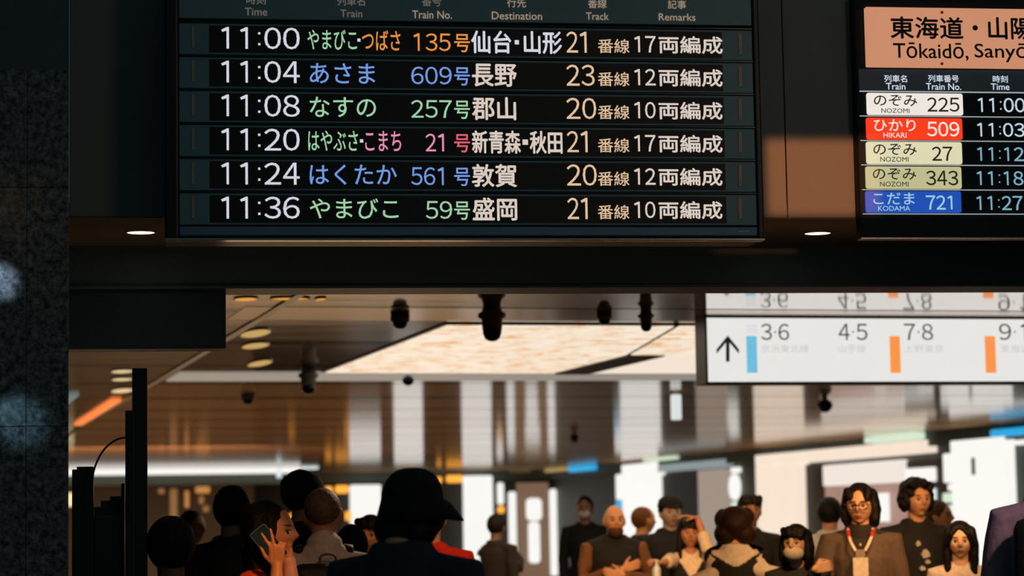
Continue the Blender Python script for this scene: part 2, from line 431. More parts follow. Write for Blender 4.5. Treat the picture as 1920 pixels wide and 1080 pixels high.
# six rows
wht = led('led_white', (226, 226, 240)); wrm = led('led_warm', (240, 204, 166)); wrm2 = led('led_soft_white', (232, 216, 204))
grn = led('led_green', (168, 222, 176)); org_ = led('led_orange', (246, 156, 72)); blu = led('led_blue', (122, 164, 240)); pnk = led('led_pink', (246, 150, 190)); red = led('led_red', (240, 104, 124))
def ROW(k): return -(k - 1) * 63.66
base_t = L(490, 410)[1]; top_t = L(490, 92)[1]; pitch = (top_t - base_t) / 5
th = L(490, 369)[1] - base_t
rows = [('11:00', [('やまびこ', 577, 669, grn), ('·', 670, 676, wht), ('つばさ', 679, 750.7, org_)], '135', (773, 845), org_, org_, [('仙台', 884, 958), ('·', 965, 973), ('山形', 983, 1053)], '21', (1062, 1108), '17'),
        ('11:04', [('あさま', 581, 703, blu)], '609', (771, 847), blu, blu, [('長野', 885.7, 968)], '23', (1062, 1115), '12'),
        ('11:08', [('なすの', 581, 705, grn)], '257', (771, 847), grn, grn, [('郡山', 885.7, 967)], '20', (1062, 1118), '10'),
        ('11:20', [('はやぶさ', 578, 671, grn), ('·', 675, 681, wht), ('こまち', 685, 752, pnk)], '21', (798, 840), pnk, red, [('新青森', 885.7, 976), ('·', 980, 990), ('秋田', 994, 1054)], '21', (1063, 1110), '17'),
        ('11:24', [('はくたか', 581, 744, blu)], '561', (771, 840), blu, blu, [('敦賀', 885.7, 968.8)], '20', (1063, 1119), '12'),
        ('11:36', [('やまびこ', 581, 747, grn)], '59', (798.5, 848), grn, grn, [('盛岡', 887, 969)], '21', (1064, 1110), '10')]
sx0, _ = L(393, 250); sx1, _ = L(1358, 250)
for k, (tm, trains, num, nx, ncol, gcol, dest, trk, tx, cars) in enumerate(rows):
    zb_ = base_t + pitch * (5 - k)            # baseline of this row
    py = 92 + 63.66 * k
    row = obj('train_row', box(BM(), .06, BW - .032, .0, .03, zb_ - .026, zb_ + pitch - .036, .003), teal, board)
    obj('screen', box(BM(), sx0, sx1, -.0015, .01, zb_ - .017, zb_ + pitch - .046), scr, row)
    bm = BM(); box(bm, .06, BW - .032, -.006, .03, zb_ + pitch - .0335, zb_ + pitch - .0295)
    obj('rail', bm, mat('dark_satin_rail', (70, 72, 72), .22, 1), row)
    for px, w in ((362, .006), (1388, .007)):
        u = L(px, py)[0]
        obj('slot', box(BM(), u - w, u + w, -.004, .004, zb_ + .001, zb_ + th), marker if px < 900 else marker_lit, row)
    Y_ = -.003
    def put(s, x0, x1, zlo, zhi, m, nm, wt=.0, dig=False):
        a = L(x0, py)[0]; b = L(x1, py)[0]
        f = digits_text if dig else text
        if s == '·':
            d = (b - a) / 2; q = (zlo + zhi) / 2
            return obj(nm, box(BM(), a, b, Y_ - .001, Y_, zb_ + q - d, zb_ + q + d), m, row)
        f(s, a, b, zb_ + zlo, zb_ + zhi, Y_, m, row, nm, wt)
    put(tm, 410, 562, 0, th, wht, 'time_lettering', .003, True)
    for s, a, b, c in trains: put(s, a, b, 0, th * .93, c, 'train_lettering', .006)
    put(num, nx[0], nx[1], 0, th * .82, ncol, 'number_lettering', .0, True)
    put('号', 852, 881, -.003, th * .80, gcol, 'number_lettering', .01)
    for s, a, b in dest: put(s, a, b, -.006, th * .97, wrm2 if k else wht, 'destination_lettering', .022)
    put(trk, tx[0], tx[1], 0, th * .99, wrm, 'track_lettering', .0, True)
    put('番線', 1121, 1180, 0, th * .66, wrm, 'track_lettering', .006)
    put(cars, 1188, 1229, .005, th * .82, wrm2, 'remarks_lettering', .008, True)
    put('両編成', 1235.5, 1354, .002, th * .83, wrm2, 'remarks_lettering', .022)
zr = base_t - .033
obj('lower_panel', box(BM(), .06, BW - .032, .0, .03, .016, zr, .003), mat('blue_black_panel', (104, 146, 174), .42, vary=.05, scale=4), board)
bm = BM()
for k in range(6): box(bm, BW - .115 + k * .008, BW - .110 + k * .008, -.002, 0, .032, .036)
obj('maker_mark', bm, glow('faint_print', (52, 60, 60), 1), board)
obj('bottom_rail', box(BM(), 0, BW, -.008, .05, -.005, .004, .002), mat('silver_rail', (190, 180, 168), .25, 1), board)
for py in (300, 365, 427):
    z = L(1434, py)[1]
    obj('side_catch', box(BM(), BW - .002, BW + .008, .04, .06, z - .006, z + .006, .002), mat('pale_catch', (150, 140, 130), .3, 1), board)

# ==================================================================  THE SECOND TIMETABLE
TILT = math.radians(0)
tp = Plane(bl(0, -.075, 0), BX)
tu0, tz0 = tp.uv(1614.5, 446.5); tu1, _ = tp.uv(1990, 446); _, tz1 = tp.uv(1760, 14)
tt = thing('timetable_board', 'black backlit timetable with coloured train badges under a salmon name plate', 'timetable', bl(tu0, -.075, tz0), BX)
def T(px, py):
    u, z = tp.uv(px, py); return u - tu0, z - tz0
def T4(x0, y0, x1, y1):
    xm = (x0 + x1) / 2; ym = (y0 + y1) / 2
    return T(x0, ym)[0], T(x1, ym)[0], T(xm, y1)[1], T(xm, y0)[1]
TW = tu1 - tu0; THH = tz1 - tz0
blk = mat('black_gloss_case', (10, 28, 36), .55, vary=.05, scale=3, spec=.2)
bm = BM(); box(bm, 0, TW, .004, .074, 0, THH + .05, .004)
obj('case', bm, blk, tt)
obj('bottom_trim', box(BM(), 0, TW, -.004, .06, -.003, .002), mat('silver_rail', (190, 180, 168), .25, 1), tt)
x0, x1, z0, z1 = T4(1622, 18, 1985, 128)
plate = obj('name_plate', box(BM(), x0, x1, -.03, .01, z0, z1, .003), glow('salmon_backlit_plate', (206, 142, 108), .95, .06, 3), tt)
dk = mat('black_print', (14, 16, 18), .6, vary=0)
for s, b, w in (('東海道', (1666, 35, 1801, 75), .026), ('山陽', (1849, 36, 1930, 76), .026), ('Tōkaidō,', (1671, 83, 1811, 116), .012), ('Sanyō', (1823, 84, 1922, 119), .012)):
    text(s, *T4(*b), -.032, dk, plate, 'plate_lettering', w, wide=False)
a, b, c, d = T4(1819, 50, 1829, 60)
bm = BM(); lathe(bm, [(0, 0), ((b - a) / 2, 0), ((b - a) / 2, .001), (0, .001)], 16)
bmesh.ops.rotate(bm, verts=bm.verts, cent=(0, 0, 0), matrix=Matrix.Rotation(math.radians(90), 3, 'X'))
bmesh.ops.translate(bm, verts=bm.verts, vec=((a + b) / 2, -.0315, (c + d) / 2)); obj('plate_lettering', bm, dk, plate)
for py in (26, 122):
    u, z = T(1762, py); bm = BM(); lathe(bm, [(0, 0), (.007, 0), (.006, .004), (0, .005)], 12)
    bmesh.ops.rotate(bm, verts=bm.verts, cent=(0, 0, 0), matrix=Matrix.Rotation(math.radians(90), 3, 'X'))
    bmesh.ops.translate(bm, verts=bm.verts, vec=(u, -.03, z)); obj('bolt', bm, mat('brass_bolt', (150, 100, 76), .4, .6), plate)
hd = obj('heading_strip', box(BM(), .012, TW - .005, -.002, .01, T(1760, 171)[1], T(1760, 131)[1]), mat('navy_strip', (20, 84, 120), .4, vary=.05), tt)
wl = glow('white_print_lit', (214, 222, 232), 1)
for s, b in (('列車名', (1657.5, 141, 1700, 154.3)), ('Train', (1661, 156, 1697, 168.3)), ('列車番号', (1740, 141, 1797, 154.3)), ('Train No.', (1736, 156.5, 1801.5, 168.8)), ('時刻', (1861, 142, 1889, 155)), ('Time', (1857.5, 157, 1892, 168.8))):
    text(s, *T4(*b), -.0035, wl, hd, 'heading_lettering', .010, wide=False)
for y0, y1 in ((171.6, 173.2),):
    obj('divider', box(BM(), .015, TW - .005, -.003, .004, T(1760, y1)[1], T(1760, y0)[1]), glow('divider_line', (170, 176, 176), 1), tt)
ivory = glow('ivory_badge', (238, 230, 220), 1); yel = glow('cream_badge', (222, 216, 178), 1); yel2 = glow('khaki_badge', (192, 188, 142), 1)
redb = glow('red_badge', (250, 58, 24), 1); blb = glow('blue_badge', (22, 78, 178), 1); lb = glow('pale_blue_print', (160, 200, 222), 1); inkm = glow('ink_print', (20, 26, 20), 1); skyl = glow('sky_numerals', (190, 212, 226), 1); skyd = glow('sky_numerals_dim', (122, 170, 188), 1)
TR = [(ivory, inkm, skyl, (1625, 175, 1805, 216), ('のぞみ', (1638, 178.5, 1719, 199)), ('NOZOMI', (1652, 203.6, 1704.7, 212)), ('225', (1738, 183.5, 1798, 209.5)), ('11:00', (1831.5, 183.6, 1922, 210)), 218.5),
      (redb, ivory, skyl, (1624, 221.3, 1804, 262), ('ひかり', (1638, 224, 1716, 246)), ('HIKARI', (1656, 249, 1699, 258.3)), ('509', (1738, 229, 1798, 255.8)), ('11:03', (1830, 230.5, 1921, 256)), 264.3),
      (yel, inkm, skyd, (1624, 266.3, 1803.5, 307.8), ('のぞみ', (1637, 270, 1718, 291)), ('NOZOMI', (1650, 294.5, 1703, 303.5)), ('27', (1747, 275.5, 1785, 301.5)), ('11:12', (1830, 276, 1920, 301.5)), 309.8),
      (yel2, inkm, skyd, (1623, 312.5, 1802.5, 354), ('のぞみ', (1636, 316, 1717, 337)), ('NOZOMI', (1649.5, 341, 1703, 350)), ('343', (1736, 320.5, 1795.6, 347.5)), ('11:18', (1829.5, 321, 1919, 347)), 356),
      (blb, lb, skyd, (1622.5, 358.5, 1802, 399), ('こだま', (1637, 361.5, 1714, 383.5)), ('KODAMA', (1646, 386.3, 1706, 395.5)), ('721', (1736, 367, 1791.5, 393)), ('11:27', (1829, 367.5, 1917.5, 393.5)), 401.3)]
for bg, ink, tc_, bb, nm, ro, nu, ti, dv in TR:
    x0, x1, z0, z1 = T4(*bb)
    bd = obj('train_badge', rbox(BM(), x0, x1, -.003, .006, z0, z1, .010), bg, tt)
    text(nm[0], *T4(*nm[1]), -.0045, ink, bd, 'badge_lettering', .010)
    text(ro[0], *T4(*ro[1]), -.0045, ink, bd, 'badge_lettering', .006, wide=False)
    digits_text(nu[0], *T4(*nu[1]), -.0045, ink, bd, 'badge_lettering', .012)
    tl = digits_text(ti[0], *T4(*ti[1]), -.0015 + .004, tc_, tt, 'time_lettering', .012)
    obj('divider', box(BM(), .012, TW - .005, -.003, .004, T(1760, dv + .6)[1], T(1760, dv - .6)[1]), glow('divider_line', (170, 176, 176), 1), tt)

# ==================================================================  RECESSED DOWNLIGHTS IN THE SOFFIT
hot = glow('lamp_lens_hot', (255, 244, 226), 3.2)
hous = mat('lamp_housing', (150, 130, 100), .3, .6)
def downlight(px, py, r, label):
    d = ray(px, py); t = (zf - .006 - CZ) / d.z; p = EYE + d * t
    th_ = thing('downlight', label, 'ceiling light', (p.x, p.y, zf - .004), BX, None)
    bm = BM(); lathe(bm, [(r * 1.02, .012), (r * 1.16, .012), (r * 1.16, -.003), (r * 1.02, -.006), (r * 1.02, .012)], 40); obj('trim_ring', bm, hous, th_, True)
    bm = BM(); lathe(bm, [(0, -.003), (r, -.003), (r, .012), (0, .012)], 40); obj('lens', bm, hot, th_)
    return p
p1 = downlight(264, 435.5, .062, 'small round glowing downlight in the brown soffit left of the departure board')
p2 = downlight(1533, 437, .060, 'small round glowing downlight in the brown soffit between the two boards')
for p in (p1, p2):
    lamp('lamp_soffit', 'SPOT', (p.x, p.y, zf - .03), (p.x, p.y + .05, 0), 1.2, (1, .7, .42), .05, spot=120, blend=.8)
lamp('fill_soffit_bounce', 'AREA', bl(-.2, .5, 2.33), bl(-.2, .5, 3), 1.1, (1, .70, .42), 4.4, size_y=.3)  # added upward lamp with no fitting, in place of bounced light

# ==================================================================  WHITE GUIDE SIGN UNDER THE CEILING
ST = 17.0
gpl = Plane(conc(0, ST, 0), AX)
gu0, gz0 = gpl.uv(1324.5, 720); gu1, _ = gpl.uv(2080, 720); gz1 = ZC - .001
gs = thing('guide_sign', 'long white backlit platform guide sign with black arrow hung beneath the mirror ceiling', 'sign', gpl.o + gpl.u * gu0 + Vector((0, 0, gz0)), AX)
def G(px, py):
    u, z = gpl.uv(px, py); return u - gu0, z - gz0
def G4(x0, y0, x1, y1):
    xm = (x0 + x1) / 2; ym = (y0 + y1) / 2
    return G(x0, ym)[0], G(x1, ym)[0], G(xm, y1)[1], G(xm, y0)[1]
GW = gu1 - gu0; GH = gz1 - gz0
bm = BM(); box(bm, 0, GW, .02, .24, 0, GH, .004)
for a in ((0, .016, 0, GH), (0, GW, 0, .016), (0, GW, GH - .016, GH), (GW - .016, GW, 0, GH)): box(bm, a[0], a[1], 0, .03, a[2], a[3], .002)
obj('frame', bm, mat('black_sign_frame', (22, 26, 26), .4), gs)
obj('panel', box(BM(), .016, GW - .016, .008, .03, .016, GH - .016), glow('white_backlit_panel', (232, 230, 226), 1.0, .02), gs)
pan = gs.children[-1]
ik = glow('sign_ink', (24, 30, 30), 1); ikt = glow('sign_ink_thin', (70, 78, 78), 1); fnt = glow('sign_faded_print', (196, 196, 194), 1)
def GP(px, py): return G(px, py)
pts = [(1365, 629), (1386, 655), (1386, 663), (1368.3, 642), (1368.3, 678), (1361.7, 678), (1361.7, 642), (1344, 663), (1344, 655)]
obj('arrow', prism(BM(), [GP(*q) for q in pts], .004, .008), ik, pan)
for (x0, x1), rgb in (((1400.5, 1420), (110, 190, 220)), ((1669.5, 1688.5), (250, 150, 72)), ((1848, 1867.5), (250, 150, 78))):
    a, b, c, d = G4(x0, 630, x1, 699)
    obj('line_colour_bar', box(BM(), a, b, .005, .008, c, d), glow('bar_%d' % x0, rgb, 1), pan)
a, b, c, d = G4(1401, 608, 1420, 626); obj('pale_symbol', rbox(BM(), a, b, .006, .008, c, d, .012), glow('pale_symbol', (222, 222, 224), 1), pan)
for s, x0, x1 in (('3·6', 1427.5, 1480), ('4·5', 1573, 1627), ('7·8', 1695.5, 1750), ('9·10', 1874, 1958)):
    a, b, c, d = G4(x0, 607, x1, 637.5); digits_text(s, a, b, c, d, .006, ik, pan, 'number_lettering', 0)
for s, x0, x1 in (('京浜東北線', 1428, 1517), ('山手線', 1573, 1624), ('上野東京', 1696, 1770), ('東海道線', 1876, 1950)):
    a, b, c, d = G4(x0, 646, x1, 661); text(s, a, b, c, d, .007, fnt, pan, 'faded_lettering', 0)

# ==================================================================  LUMINOUS CEILING PANELS
def alabaster():
    m = D.materials.new('alabaster_light'); m.use_nodes = True; nt = m.node_tree; N = nt.nodes; Lk = nt.links.new
    b = N['Principled BSDF']; b.inputs['Base Color'].default_value = (.1, .1, .1, 1)
    tc = N.new('ShaderNodeTexCoord'); n = N.new('ShaderNodeTexNoise'); n.inputs['Scale'].default_value = 4.5; n.inputs['Detail'].default_value = 9; n.inputs['Roughness'].default_value = .68; n.inputs['Distortion'].default_value = .8
    Lk(tc.outputs['Object'], n.inputs[0]); cr = N.new('ShaderNodeValToRGB'); e = cr.color_ramp.elements
    e[0].position = .36; e[0].color = lin((222, 158, 92)); e[1].position = .52; e[1].color = lin((242, 228, 208))
    Lk(n.outputs['Fac'], cr.inputs[0]); Lk(cr.outputs[0], b.inputs['Emission Color']); b.inputs['Emission Strength'].default_value = 1.05
    return m
ALA = alabaster(); PLAIN = glow('warm_light_panel', (243, 226, 208), 1.0, .02)
rimm = mat('dark_light_frame', (40, 34, 28), .35, .3)
def ceiling_panel(name, label, pts, m, rim=.035):
    c = sum((Vector((s, t, 0)) for s, t in pts), Vector()) / len(pts)
    th_ = thing(name, label, 'ceiling light', conc(c.x, c.y, ZC), AX)
    loc = [Vector((s, t, 0)) - c for s, t in pts]
    def slab(vs, z0, z1):
        bm = BM(); lo = [bm.verts.new((v.x, v.y, z0)) for v in vs]; hi = [bm.verts.new((v.x, v.y, z1)) for v in vs]
        bm.faces.new(lo); bm.faces.new(hi[::-1]); n = len(vs)
        for i in range(n): bm.faces.new((lo[i], hi[i], hi[(i + 1) % n], lo[(i + 1) % n]))
        return bm
    n = len(loc)
    inn = []
    for i in range(n):
        a, b, d = loc[i - 1], loc[i], loc[(i + 1) % n]
        e1 = (b - a).normalized(); e2 = (d - b).normalized(); n1 = Vector((-e1.y, e1.x, 0)); n2 = Vector((-e2.y, e2.x, 0))
        k = n1 + n2; inn.append(b + k * (rim / max(.35, 1 + n1.dot(n2))))
    obj('frame', slab(loc, -.012, .0), rimm, th_)
    obj('diffuser', slab(inn, -.02, -.006), m, th_)
ceiling_panel('luminous_ceiling_panel', 'large mottled warm luminous ceiling panel left of the dark rib', [(3.99, 17.75), (5.86, 17.75), (6.40, 20.83), (6.40, 23.4), (3.99, 23.3)], ALA)
ceiling_panel('luminous_ceiling_panel', 'mottled luminous ceiling panel right of the thin diagonal seam, partly behind the guide sign', [(5.86, 17.75), (11.5, 17.75), (11.5, 20.83), (6.40, 20.83)], ALA, .012)
ceiling_panel('luminous_ceiling_panel', 'plain cream luminous ceiling panel beyond the mottled ones, right of the dark rib', [(6.74, 20.9), (11.5, 20.9), (11.5, 23.4), (6.74, 23.4)], PLAIN, .012)
struct('trim_3', box(BM(), 6.40, 6.74, 20.84, 23.4, ZC - .03, ZC + .02), mat('dark_rib', (22, 26, 24), .5), rz=AX)
struct('trim_4', box(BM(), 2.62, 11.6, 23.48, 24.7, ZC - .012, ZC + .02), glow('pale_strip_glow', (150, 142, 132), .9), rz=AX)  # strip glows by itself in place of light spilling onto it
struct('trim_5', box(BM(), 2.30, 12.6, 16.50, 17.52, ZC - .003, ZC + .02), mat('brown_ceiling_strip', (150, 112, 80), .16, 1), rz=AX)

# ==================================================================  SURVEILLANCE CAMERAS ON THE CEILING
white_m = mat('pale_camera_shell', (170, 164, 154), .35); brownm = mat('bronze_camera_shell', (150, 120, 98), .3, .2); domem = mat('smoked_dome', (10, 9, 9), .08, vary=0)
def ceil_at(px, py, z=ZC):
    d = ray(px, py); t = (z - CZ) / d.z; return EYE + d * t
def dome_cam(px, py_top, scale, label, shell, kind='ptz'):
    p = ceil_at(px, py_top)
    th_ = thing('security_camera', label, 'security camera', (p.x, p.y, ZC), AX, None)
    k = scale
    if kind == 'ptz':
        bm = BM(); lathe(bm, [(0, 0), (.062 * k, 0), (.072 * k, -.045 * k), (.098 * k, -.06 * k), (.098 * k, -.085 * k), (.074 * k, -.10 * k), (.070 * k, -.17 * k), (0, -.17 * k)], 32); obj('shell', bm, shell, th_, True)
        bm = BM(); lathe(bm, [(.068 * k, -.168 * k), (.066 * k, -.20 * k), (.052 * k, -.235 * k), (.028 * k, -.252 * k), (0, -.257 * k)], 32); obj('dome', bm, domem, th_, True)
    elif kind == 'flat':
        bm = BM(); lathe(bm, [(0, 0), (.078 * k, 0), (.080 * k, -.055 * k), (.070 * k, -.07 * k), (0, -.07 * k)], 32); obj('shell', bm, shell, th_, True)
        bm = BM(); lathe(bm, [(.062 * k, -.068 * k), (.056 * k, -.10 * k), (.034 * k, -.122 * k), (0, -.13 * k)], 32); obj('dome', bm, domem, th_, True)
    elif kind == 'ball':
        bm = BM(); lathe(bm, [(0, 0), (.03 * k, 0), (.03 * k, -.03 * k), (0, -.03 * k)], 20); obj('shell', bm, shell, th_, True)
        bm = BM(); lathe(bm, [(0, -.02 * k), (.05 * k, -.028 * k), (.078 * k, -.06 * k), (.08 * k, -.09 * k), (.06 * k, -.13 * k), (.03 * k, -.15 * k), (0, -.155 * k)], 28); obj('dome', bm, domem, th_, True)
dome_cam(922, 572, 1.0, 'large bronze dome camera hanging in front of the luminous panel, biggest of the ceiling cameras', brownm)
dome_cam(750, 588, .88, 'brown dome camera on the ceiling strip, left of the biggest camera', brownm, 'flat')
dome_cam(1133, 586, .72, 'small brown dome camera over the luminous panel, beside the black-tipped one', brownm, 'flat')
dome_cam(1211, 581, .62, 'brown dome camera with black tip just left of the guide sign', brownm)
dome_cam(578, 690, 1.0, 'pale dome camera left of the corner of the luminous panel', white_m)
dome_cam(765, 702, .75, 'black ball camera hanging at the far edge of the luminous panel', white_m, 'ball')
dome_cam(465, 738, 1.0, 'pale dome camera far left on the brown ceiling, farther than the first pale one', white_m, 'flat')
dome_cam(1546, 745, 1.25, 'black ball camera on the ceiling below the guide sign', white_m, 'ball')
dome_cam(1077, 812, 1.1, 'small dark ball camera on the far ceiling above the blue sign', white_m, 'ball')
p = ceil_at(1267, 735)
hs = thing('ceiling_indicator', 'small white hanging box lamp under the far ceiling left of the guide sign', 'indicator lamp', (p.x, p.y, ZC), AX)
obj('hanger', box(BM(), -.02, .02, -.02, .02, -.04, 0), white_m, hs); obj('lamp_body', box(BM(), -.055, .055, -.05, .05, -.33, -.03, .015), glow('white_indicator', (220, 226, 222), 1), hs)

# ==================================================================  DARK HANGING SIGN AND EQUIPMENT ON THE LEFT
hpl = Plane(bl(0, 1.05, 0), BX)
hu0, hz0_ = hpl.uv(110, 655); hu1, _ = hpl.uv(424, 655)
hsn = thing('hanging_sign', 'unlit black box sign hung under the lintel beside the granite pillar', 'sign', hpl.o + hpl.u * hu0 + Vector((0, 0, hz0_)), BX)
bm = BM(); box(bm, 0, hu1 - hu0, 0, .2, 0, zb - hz0_, .006); obj('case', bm, mat('black_sign_case', (44, 64, 68), .5), hsn)
obj('face', box(BM(), .012, hu1 - hu0 - .012, -.004, .01, .012, zb - hz0_ - .012, .002), mat('black_sign_face', (44, 64, 68), .35), hsn)
epl = Plane(bl(0, .45, 0), BX)
def E4(px, py): return epl.uv(px, py)
u0, z1 = E4(240, 690); u1, _ = E4(276, 690); ue, ze = E4(249, 690)
um, zm = E4(243, 770)
post = thing('equipment_post', 'tall black post with a slim cabinet, standing left of the crowd', 'post', epl.o + epl.u * u0, BX)
bm = BM(); box(bm, .018, u1 - u0, 0, .10, 0, z1, .004); obj('column', bm, mat('matte_black', (30, 44, 47), .6), post)
_, zc0 = E4(243, 845); obj('cabinet', box(BM(), -.012, .03, -.03, .09, .05, zm, .006), mat('matte_black_cabinet', (34, 46, 48), .5), post)
u2, z2 = E4(135, 875); u3, _ = E4(175, 875)
sp2 = thing('gate_post', 'short black post beside the granite pillar, left of the tall one', 'post', epl.o + epl.u * u2, BX)
obj('column', box(BM(), 0, u3 - u2, 0, .12, 0, z2 - .012, .004), mat('matte_black', (30, 44, 47), .6), sp2)
obj('cap', box(BM(), .02, u3 - u2, .01, .11, z2 - .012, z2, .002), mat('matte_black', (30, 44, 47), .6), sp2)
# the machine between the posts
u4, z4 = E4(176, 968); u5, _ = E4(233, 968)
mc = thing('ticket_machine', 'dark equipment cabinet with stacked ledges between the two black posts', 'machine', epl.o + epl.u * u4 + Vector((0, 0, 0)), BX)
w = u5 - u4
bm = BM(); box(bm, 0, w, .02, .5, 0, z4, .006); obj('body', bm, mat('matte_black_cabinet', (34, 46, 48), .5), mc)
for x0, y0 in ((176, 950), (188, 938), (205, 930), (226, 905)):
    ua, za = E4(x0, y0)
    obj('ledge', box(BM(), ua - u4, w, .03 + (968 - y0) * .002, .3, z4 - .02, za, .003), mat('matte_black_cabinet', (34, 46, 48), .5), mc)
# the cable: from the cabinet over to the short post
cu = D.curves.new('cable_curve', 'CURVE'); cu.dimensions = '3D'; cu.bevel_depth = .0045; cu.bevel_resolution = 3
cps = [(168, 1000), (169, 950), (172, 905), (180, 870), (196, 842), (217, 825), (237, 820)]
spl = cu.splines.new('POLY'); ps = []
cpl = Plane(bl(0, .405, 0), BX)
for q in cps:
    u, z = cpl.uv(*q); ps.append(cpl.o + cpl.u * u + Vector((0, 0, z)))
def catmull(p, n=8):
    out = []
    for i in range(len(p) - 1):
        a, b, c, d = p[max(0, i - 1)], p[i], p[i + 1], p[min(len(p) - 1, i + 2)]
        for k in range(n):
            t = k / n; out.append(.5 * ((2 * b) + (c - a) * t + (2 * a - 5 * b + 4 * c - d) * t * t + (3 * b - a - 3 * c + d) * t ** 3))
    return out + [p[-1]]
ps = catmull(ps); spl.points.add(len(ps) - 1)
for q, v in zip(spl.points, ps): q.co = (v.x, v.y, v.z, 1)
t = D.objects.new('cable_source', cu); COL.objects.link(t); dg = bpy.context.evaluated_depsgraph_get(); dg.update()
me = D.meshes.new_from_object(t.evaluated_get(dg)); D.objects.remove(t); D.curves.remove(cu); me.name = 'cable'
me.materials.append(mat('black_rubber', (14, 14, 14), .5)); tag(link(D.objects.new('cable', me)), 'thin black cable arching from the tall post down to the short post', 'cable')

# ==================================================================  SHOPS AND SIGNS AT THE END OF THE CONCOURSE
rw = Plane(conc(WS, 0, 0), AX + math.pi / 2)
ew = Plane(conc(0, 66, 0), AX)
def on_right(name, label, cat, x0, y0, x1, y1, m, d=.12, r=0, back=0, group=None, floor=False, parent=None, slant=False):
    """box on the right-hand wall, seen from x0 to x1 and y0 to y1 at its middle"""
    xm = (x0 + x1) / 2
    tb = rw.uv(x0, (y0 + y1) / 2)[0]; ta = rw.uv(x1, (y0 + y1) / 2)[0]
    zb_ = 0.0 if floor else rw.uv(xm, y1)[1]; zt_ = rw.uv(xm, y0)[1]
    zt_ = min(zt_, ZC - .004)
    bm = box(BM(), -d, 0, -(tb - ta) / 2, (tb - ta) / 2, 0, zt_ - zb_, r)
    o = obj(name, bm, m); o.location = conc(WS - back - .001, (ta + tb) / 2, zb_); o.rotation_euler = (0, 0, AX)
    return tag(o, label, cat, group)
def on_end(name, label, cat, x0, y0, x1, y1, m, d=.12, r=0, t=66, group=None, floor=False):
    pl = Plane(conc(0, t, 0), AX); ym = (y0 + y1) / 2; xm = (x0 + x1) / 2
    a = pl.uv(x0, ym)[0]; b = pl.uv(x1, ym)[0]; zt_ = min(pl.uv(xm, y0)[1], ZC - .004); zb_ = 0 if floor else pl.uv(xm, y1)[1]
    bm = box(BM(), -(b - a) / 2, (b - a) / 2, -d, 0, 0, zt_ - zb_, r)
    o = obj(name, bm, m); o.location = conc((a + b) / 2, t - .001, zb_); o.rotation_euler = (0, 0, AX)
    return tag(o, label, cat, group)
wp = glow('white_lit_panel', (236, 234, 229), 1.14, .02, 1); wp2 = glow('cool_lit_panel', (214, 226, 226), 1.1, .03, 1)
warmw = glow('warm_white_portal', (246, 226, 206), 1.0, .05, 1); grnw = glow('green_white_lamp', (214, 232, 206), 1.0); cyn = glow('cyan_sign', (40, 168, 224), 1.0)
grey_m = mat('grey_fascia', (150, 158, 158), .5); greige = mat('greige_pillar', (190, 172, 156), .6); dkdoor = mat('black_doorway', (10, 16, 17), .5)
pinkm = glow('pinkish_shop_interior', (178, 138, 126), .85, .25, 2)
oran = glow('orange_lamp', (255, 170, 60), 1.3)
on_right('lit_panel', 'tall white lit wall panel at the right edge with a small dark mark', 'lit panel', 1805, 822, 1908, 1080, wp, .2, .02, floor=True)
on_right('panel_mark', 'small dark line with a dot on the tall white panel', 'mark', 1844, 858, 1849, 890, mat('grey_mark', (90, 96, 94), .6), .02, back=.202)
on_right('shop_sign', 'cyan lit shop sign at the right edge above the white panel', 'sign', 1886, 803, 1950, 817, cyn, .3, .03)
on_right('shop_sign', 'white narrow strip sign under the cyan one at the right edge', 'sign', 1910, 825, 1950, 833, wp, .22)
on_right('shop_sign', 'narrow tapering white lit sign left of the tall white panel', 'sign', 1781, 850, 1799, 905, wp, .14, .03)
on_right('shop_sign', 'short white lit stub below the narrow tapering sign', 'sign', 1790, 907, 1798, 920, wp, .14, .02)
on_right('shop_sign', 'pale green lit square left of the tall white panel', 'sign', 1780, 924, 1803, 942, grnw, .14, .03)
on_right('shop_sign', 'pale blue lit square below the pale green one', 'sign', 1785, 947, 1803, 984, wp2, .14, .03)
# the warm portal
tA, zA = rw.uv(1758, 838); tB, zB = rw.uv(1440, 860); zlo = rw.uv(1640, 858)[1]; zhi = rw.uv(1640, 835)[1]; tJ = rw.uv(1520, 940)[0]
pt = thing('shop_portal', 'warm white glowing shop portal framing the people on the right', 'shop front', conc(WS, (tA + tB) / 2, 0), AX)
off = (tA + tB) / 2
obj('lintel', box(BM(), -.3, 0, tA - off, tB - off, zlo, min(zhi, ZC - .03), .02), warmw, pt)
obj('jamb', box(BM(), -.3, 0, tJ - off, tB - off, 0, zlo - .002, .02), warmw, pt)
on_right('portal_lamp', 'pale green-white box lamp on top of the warm shop portal', 'lamp', 1657, 815, 1752, 827, grnw, .4, .02)
on_right('doorway_panel', 'dark strip inside the warm portal beside its jamb', 'shop front', 1522, 870, 1555, 1080, mat('dark_shop_strip', (40, 30, 24), .6), .10, floor=True)
on_right('shop_sign', 'wide white lit sign inside the warm portal above the man in glasses', 'sign', 1556, 867, 1704, 908, glow('soft_white_sign', (240, 228, 218), 1.0, .03), .16, .03)
on_right('shop_interior', 'pinkish lit shop interior below the wide white sign', 'shop front', 1556, 909, 1704, 1080, pinkm, .08, floor=True)
on_right('light_tube', 'upright white light tube inside the warm portal', 'lamp', 1665, 924, 1677, 978, wp, .12, .02, back=.085)
on_right('shop_sign', 'small white lit box sign right of the warm portal', 'sign', 1711, 877, 1761, 904, wp, .16, .03)
on_right('shop_poster', 'pale lit poster below the small white box sign', 'poster', 1738, 916, 1763, 982, wp2, .05, .01, back=.055)
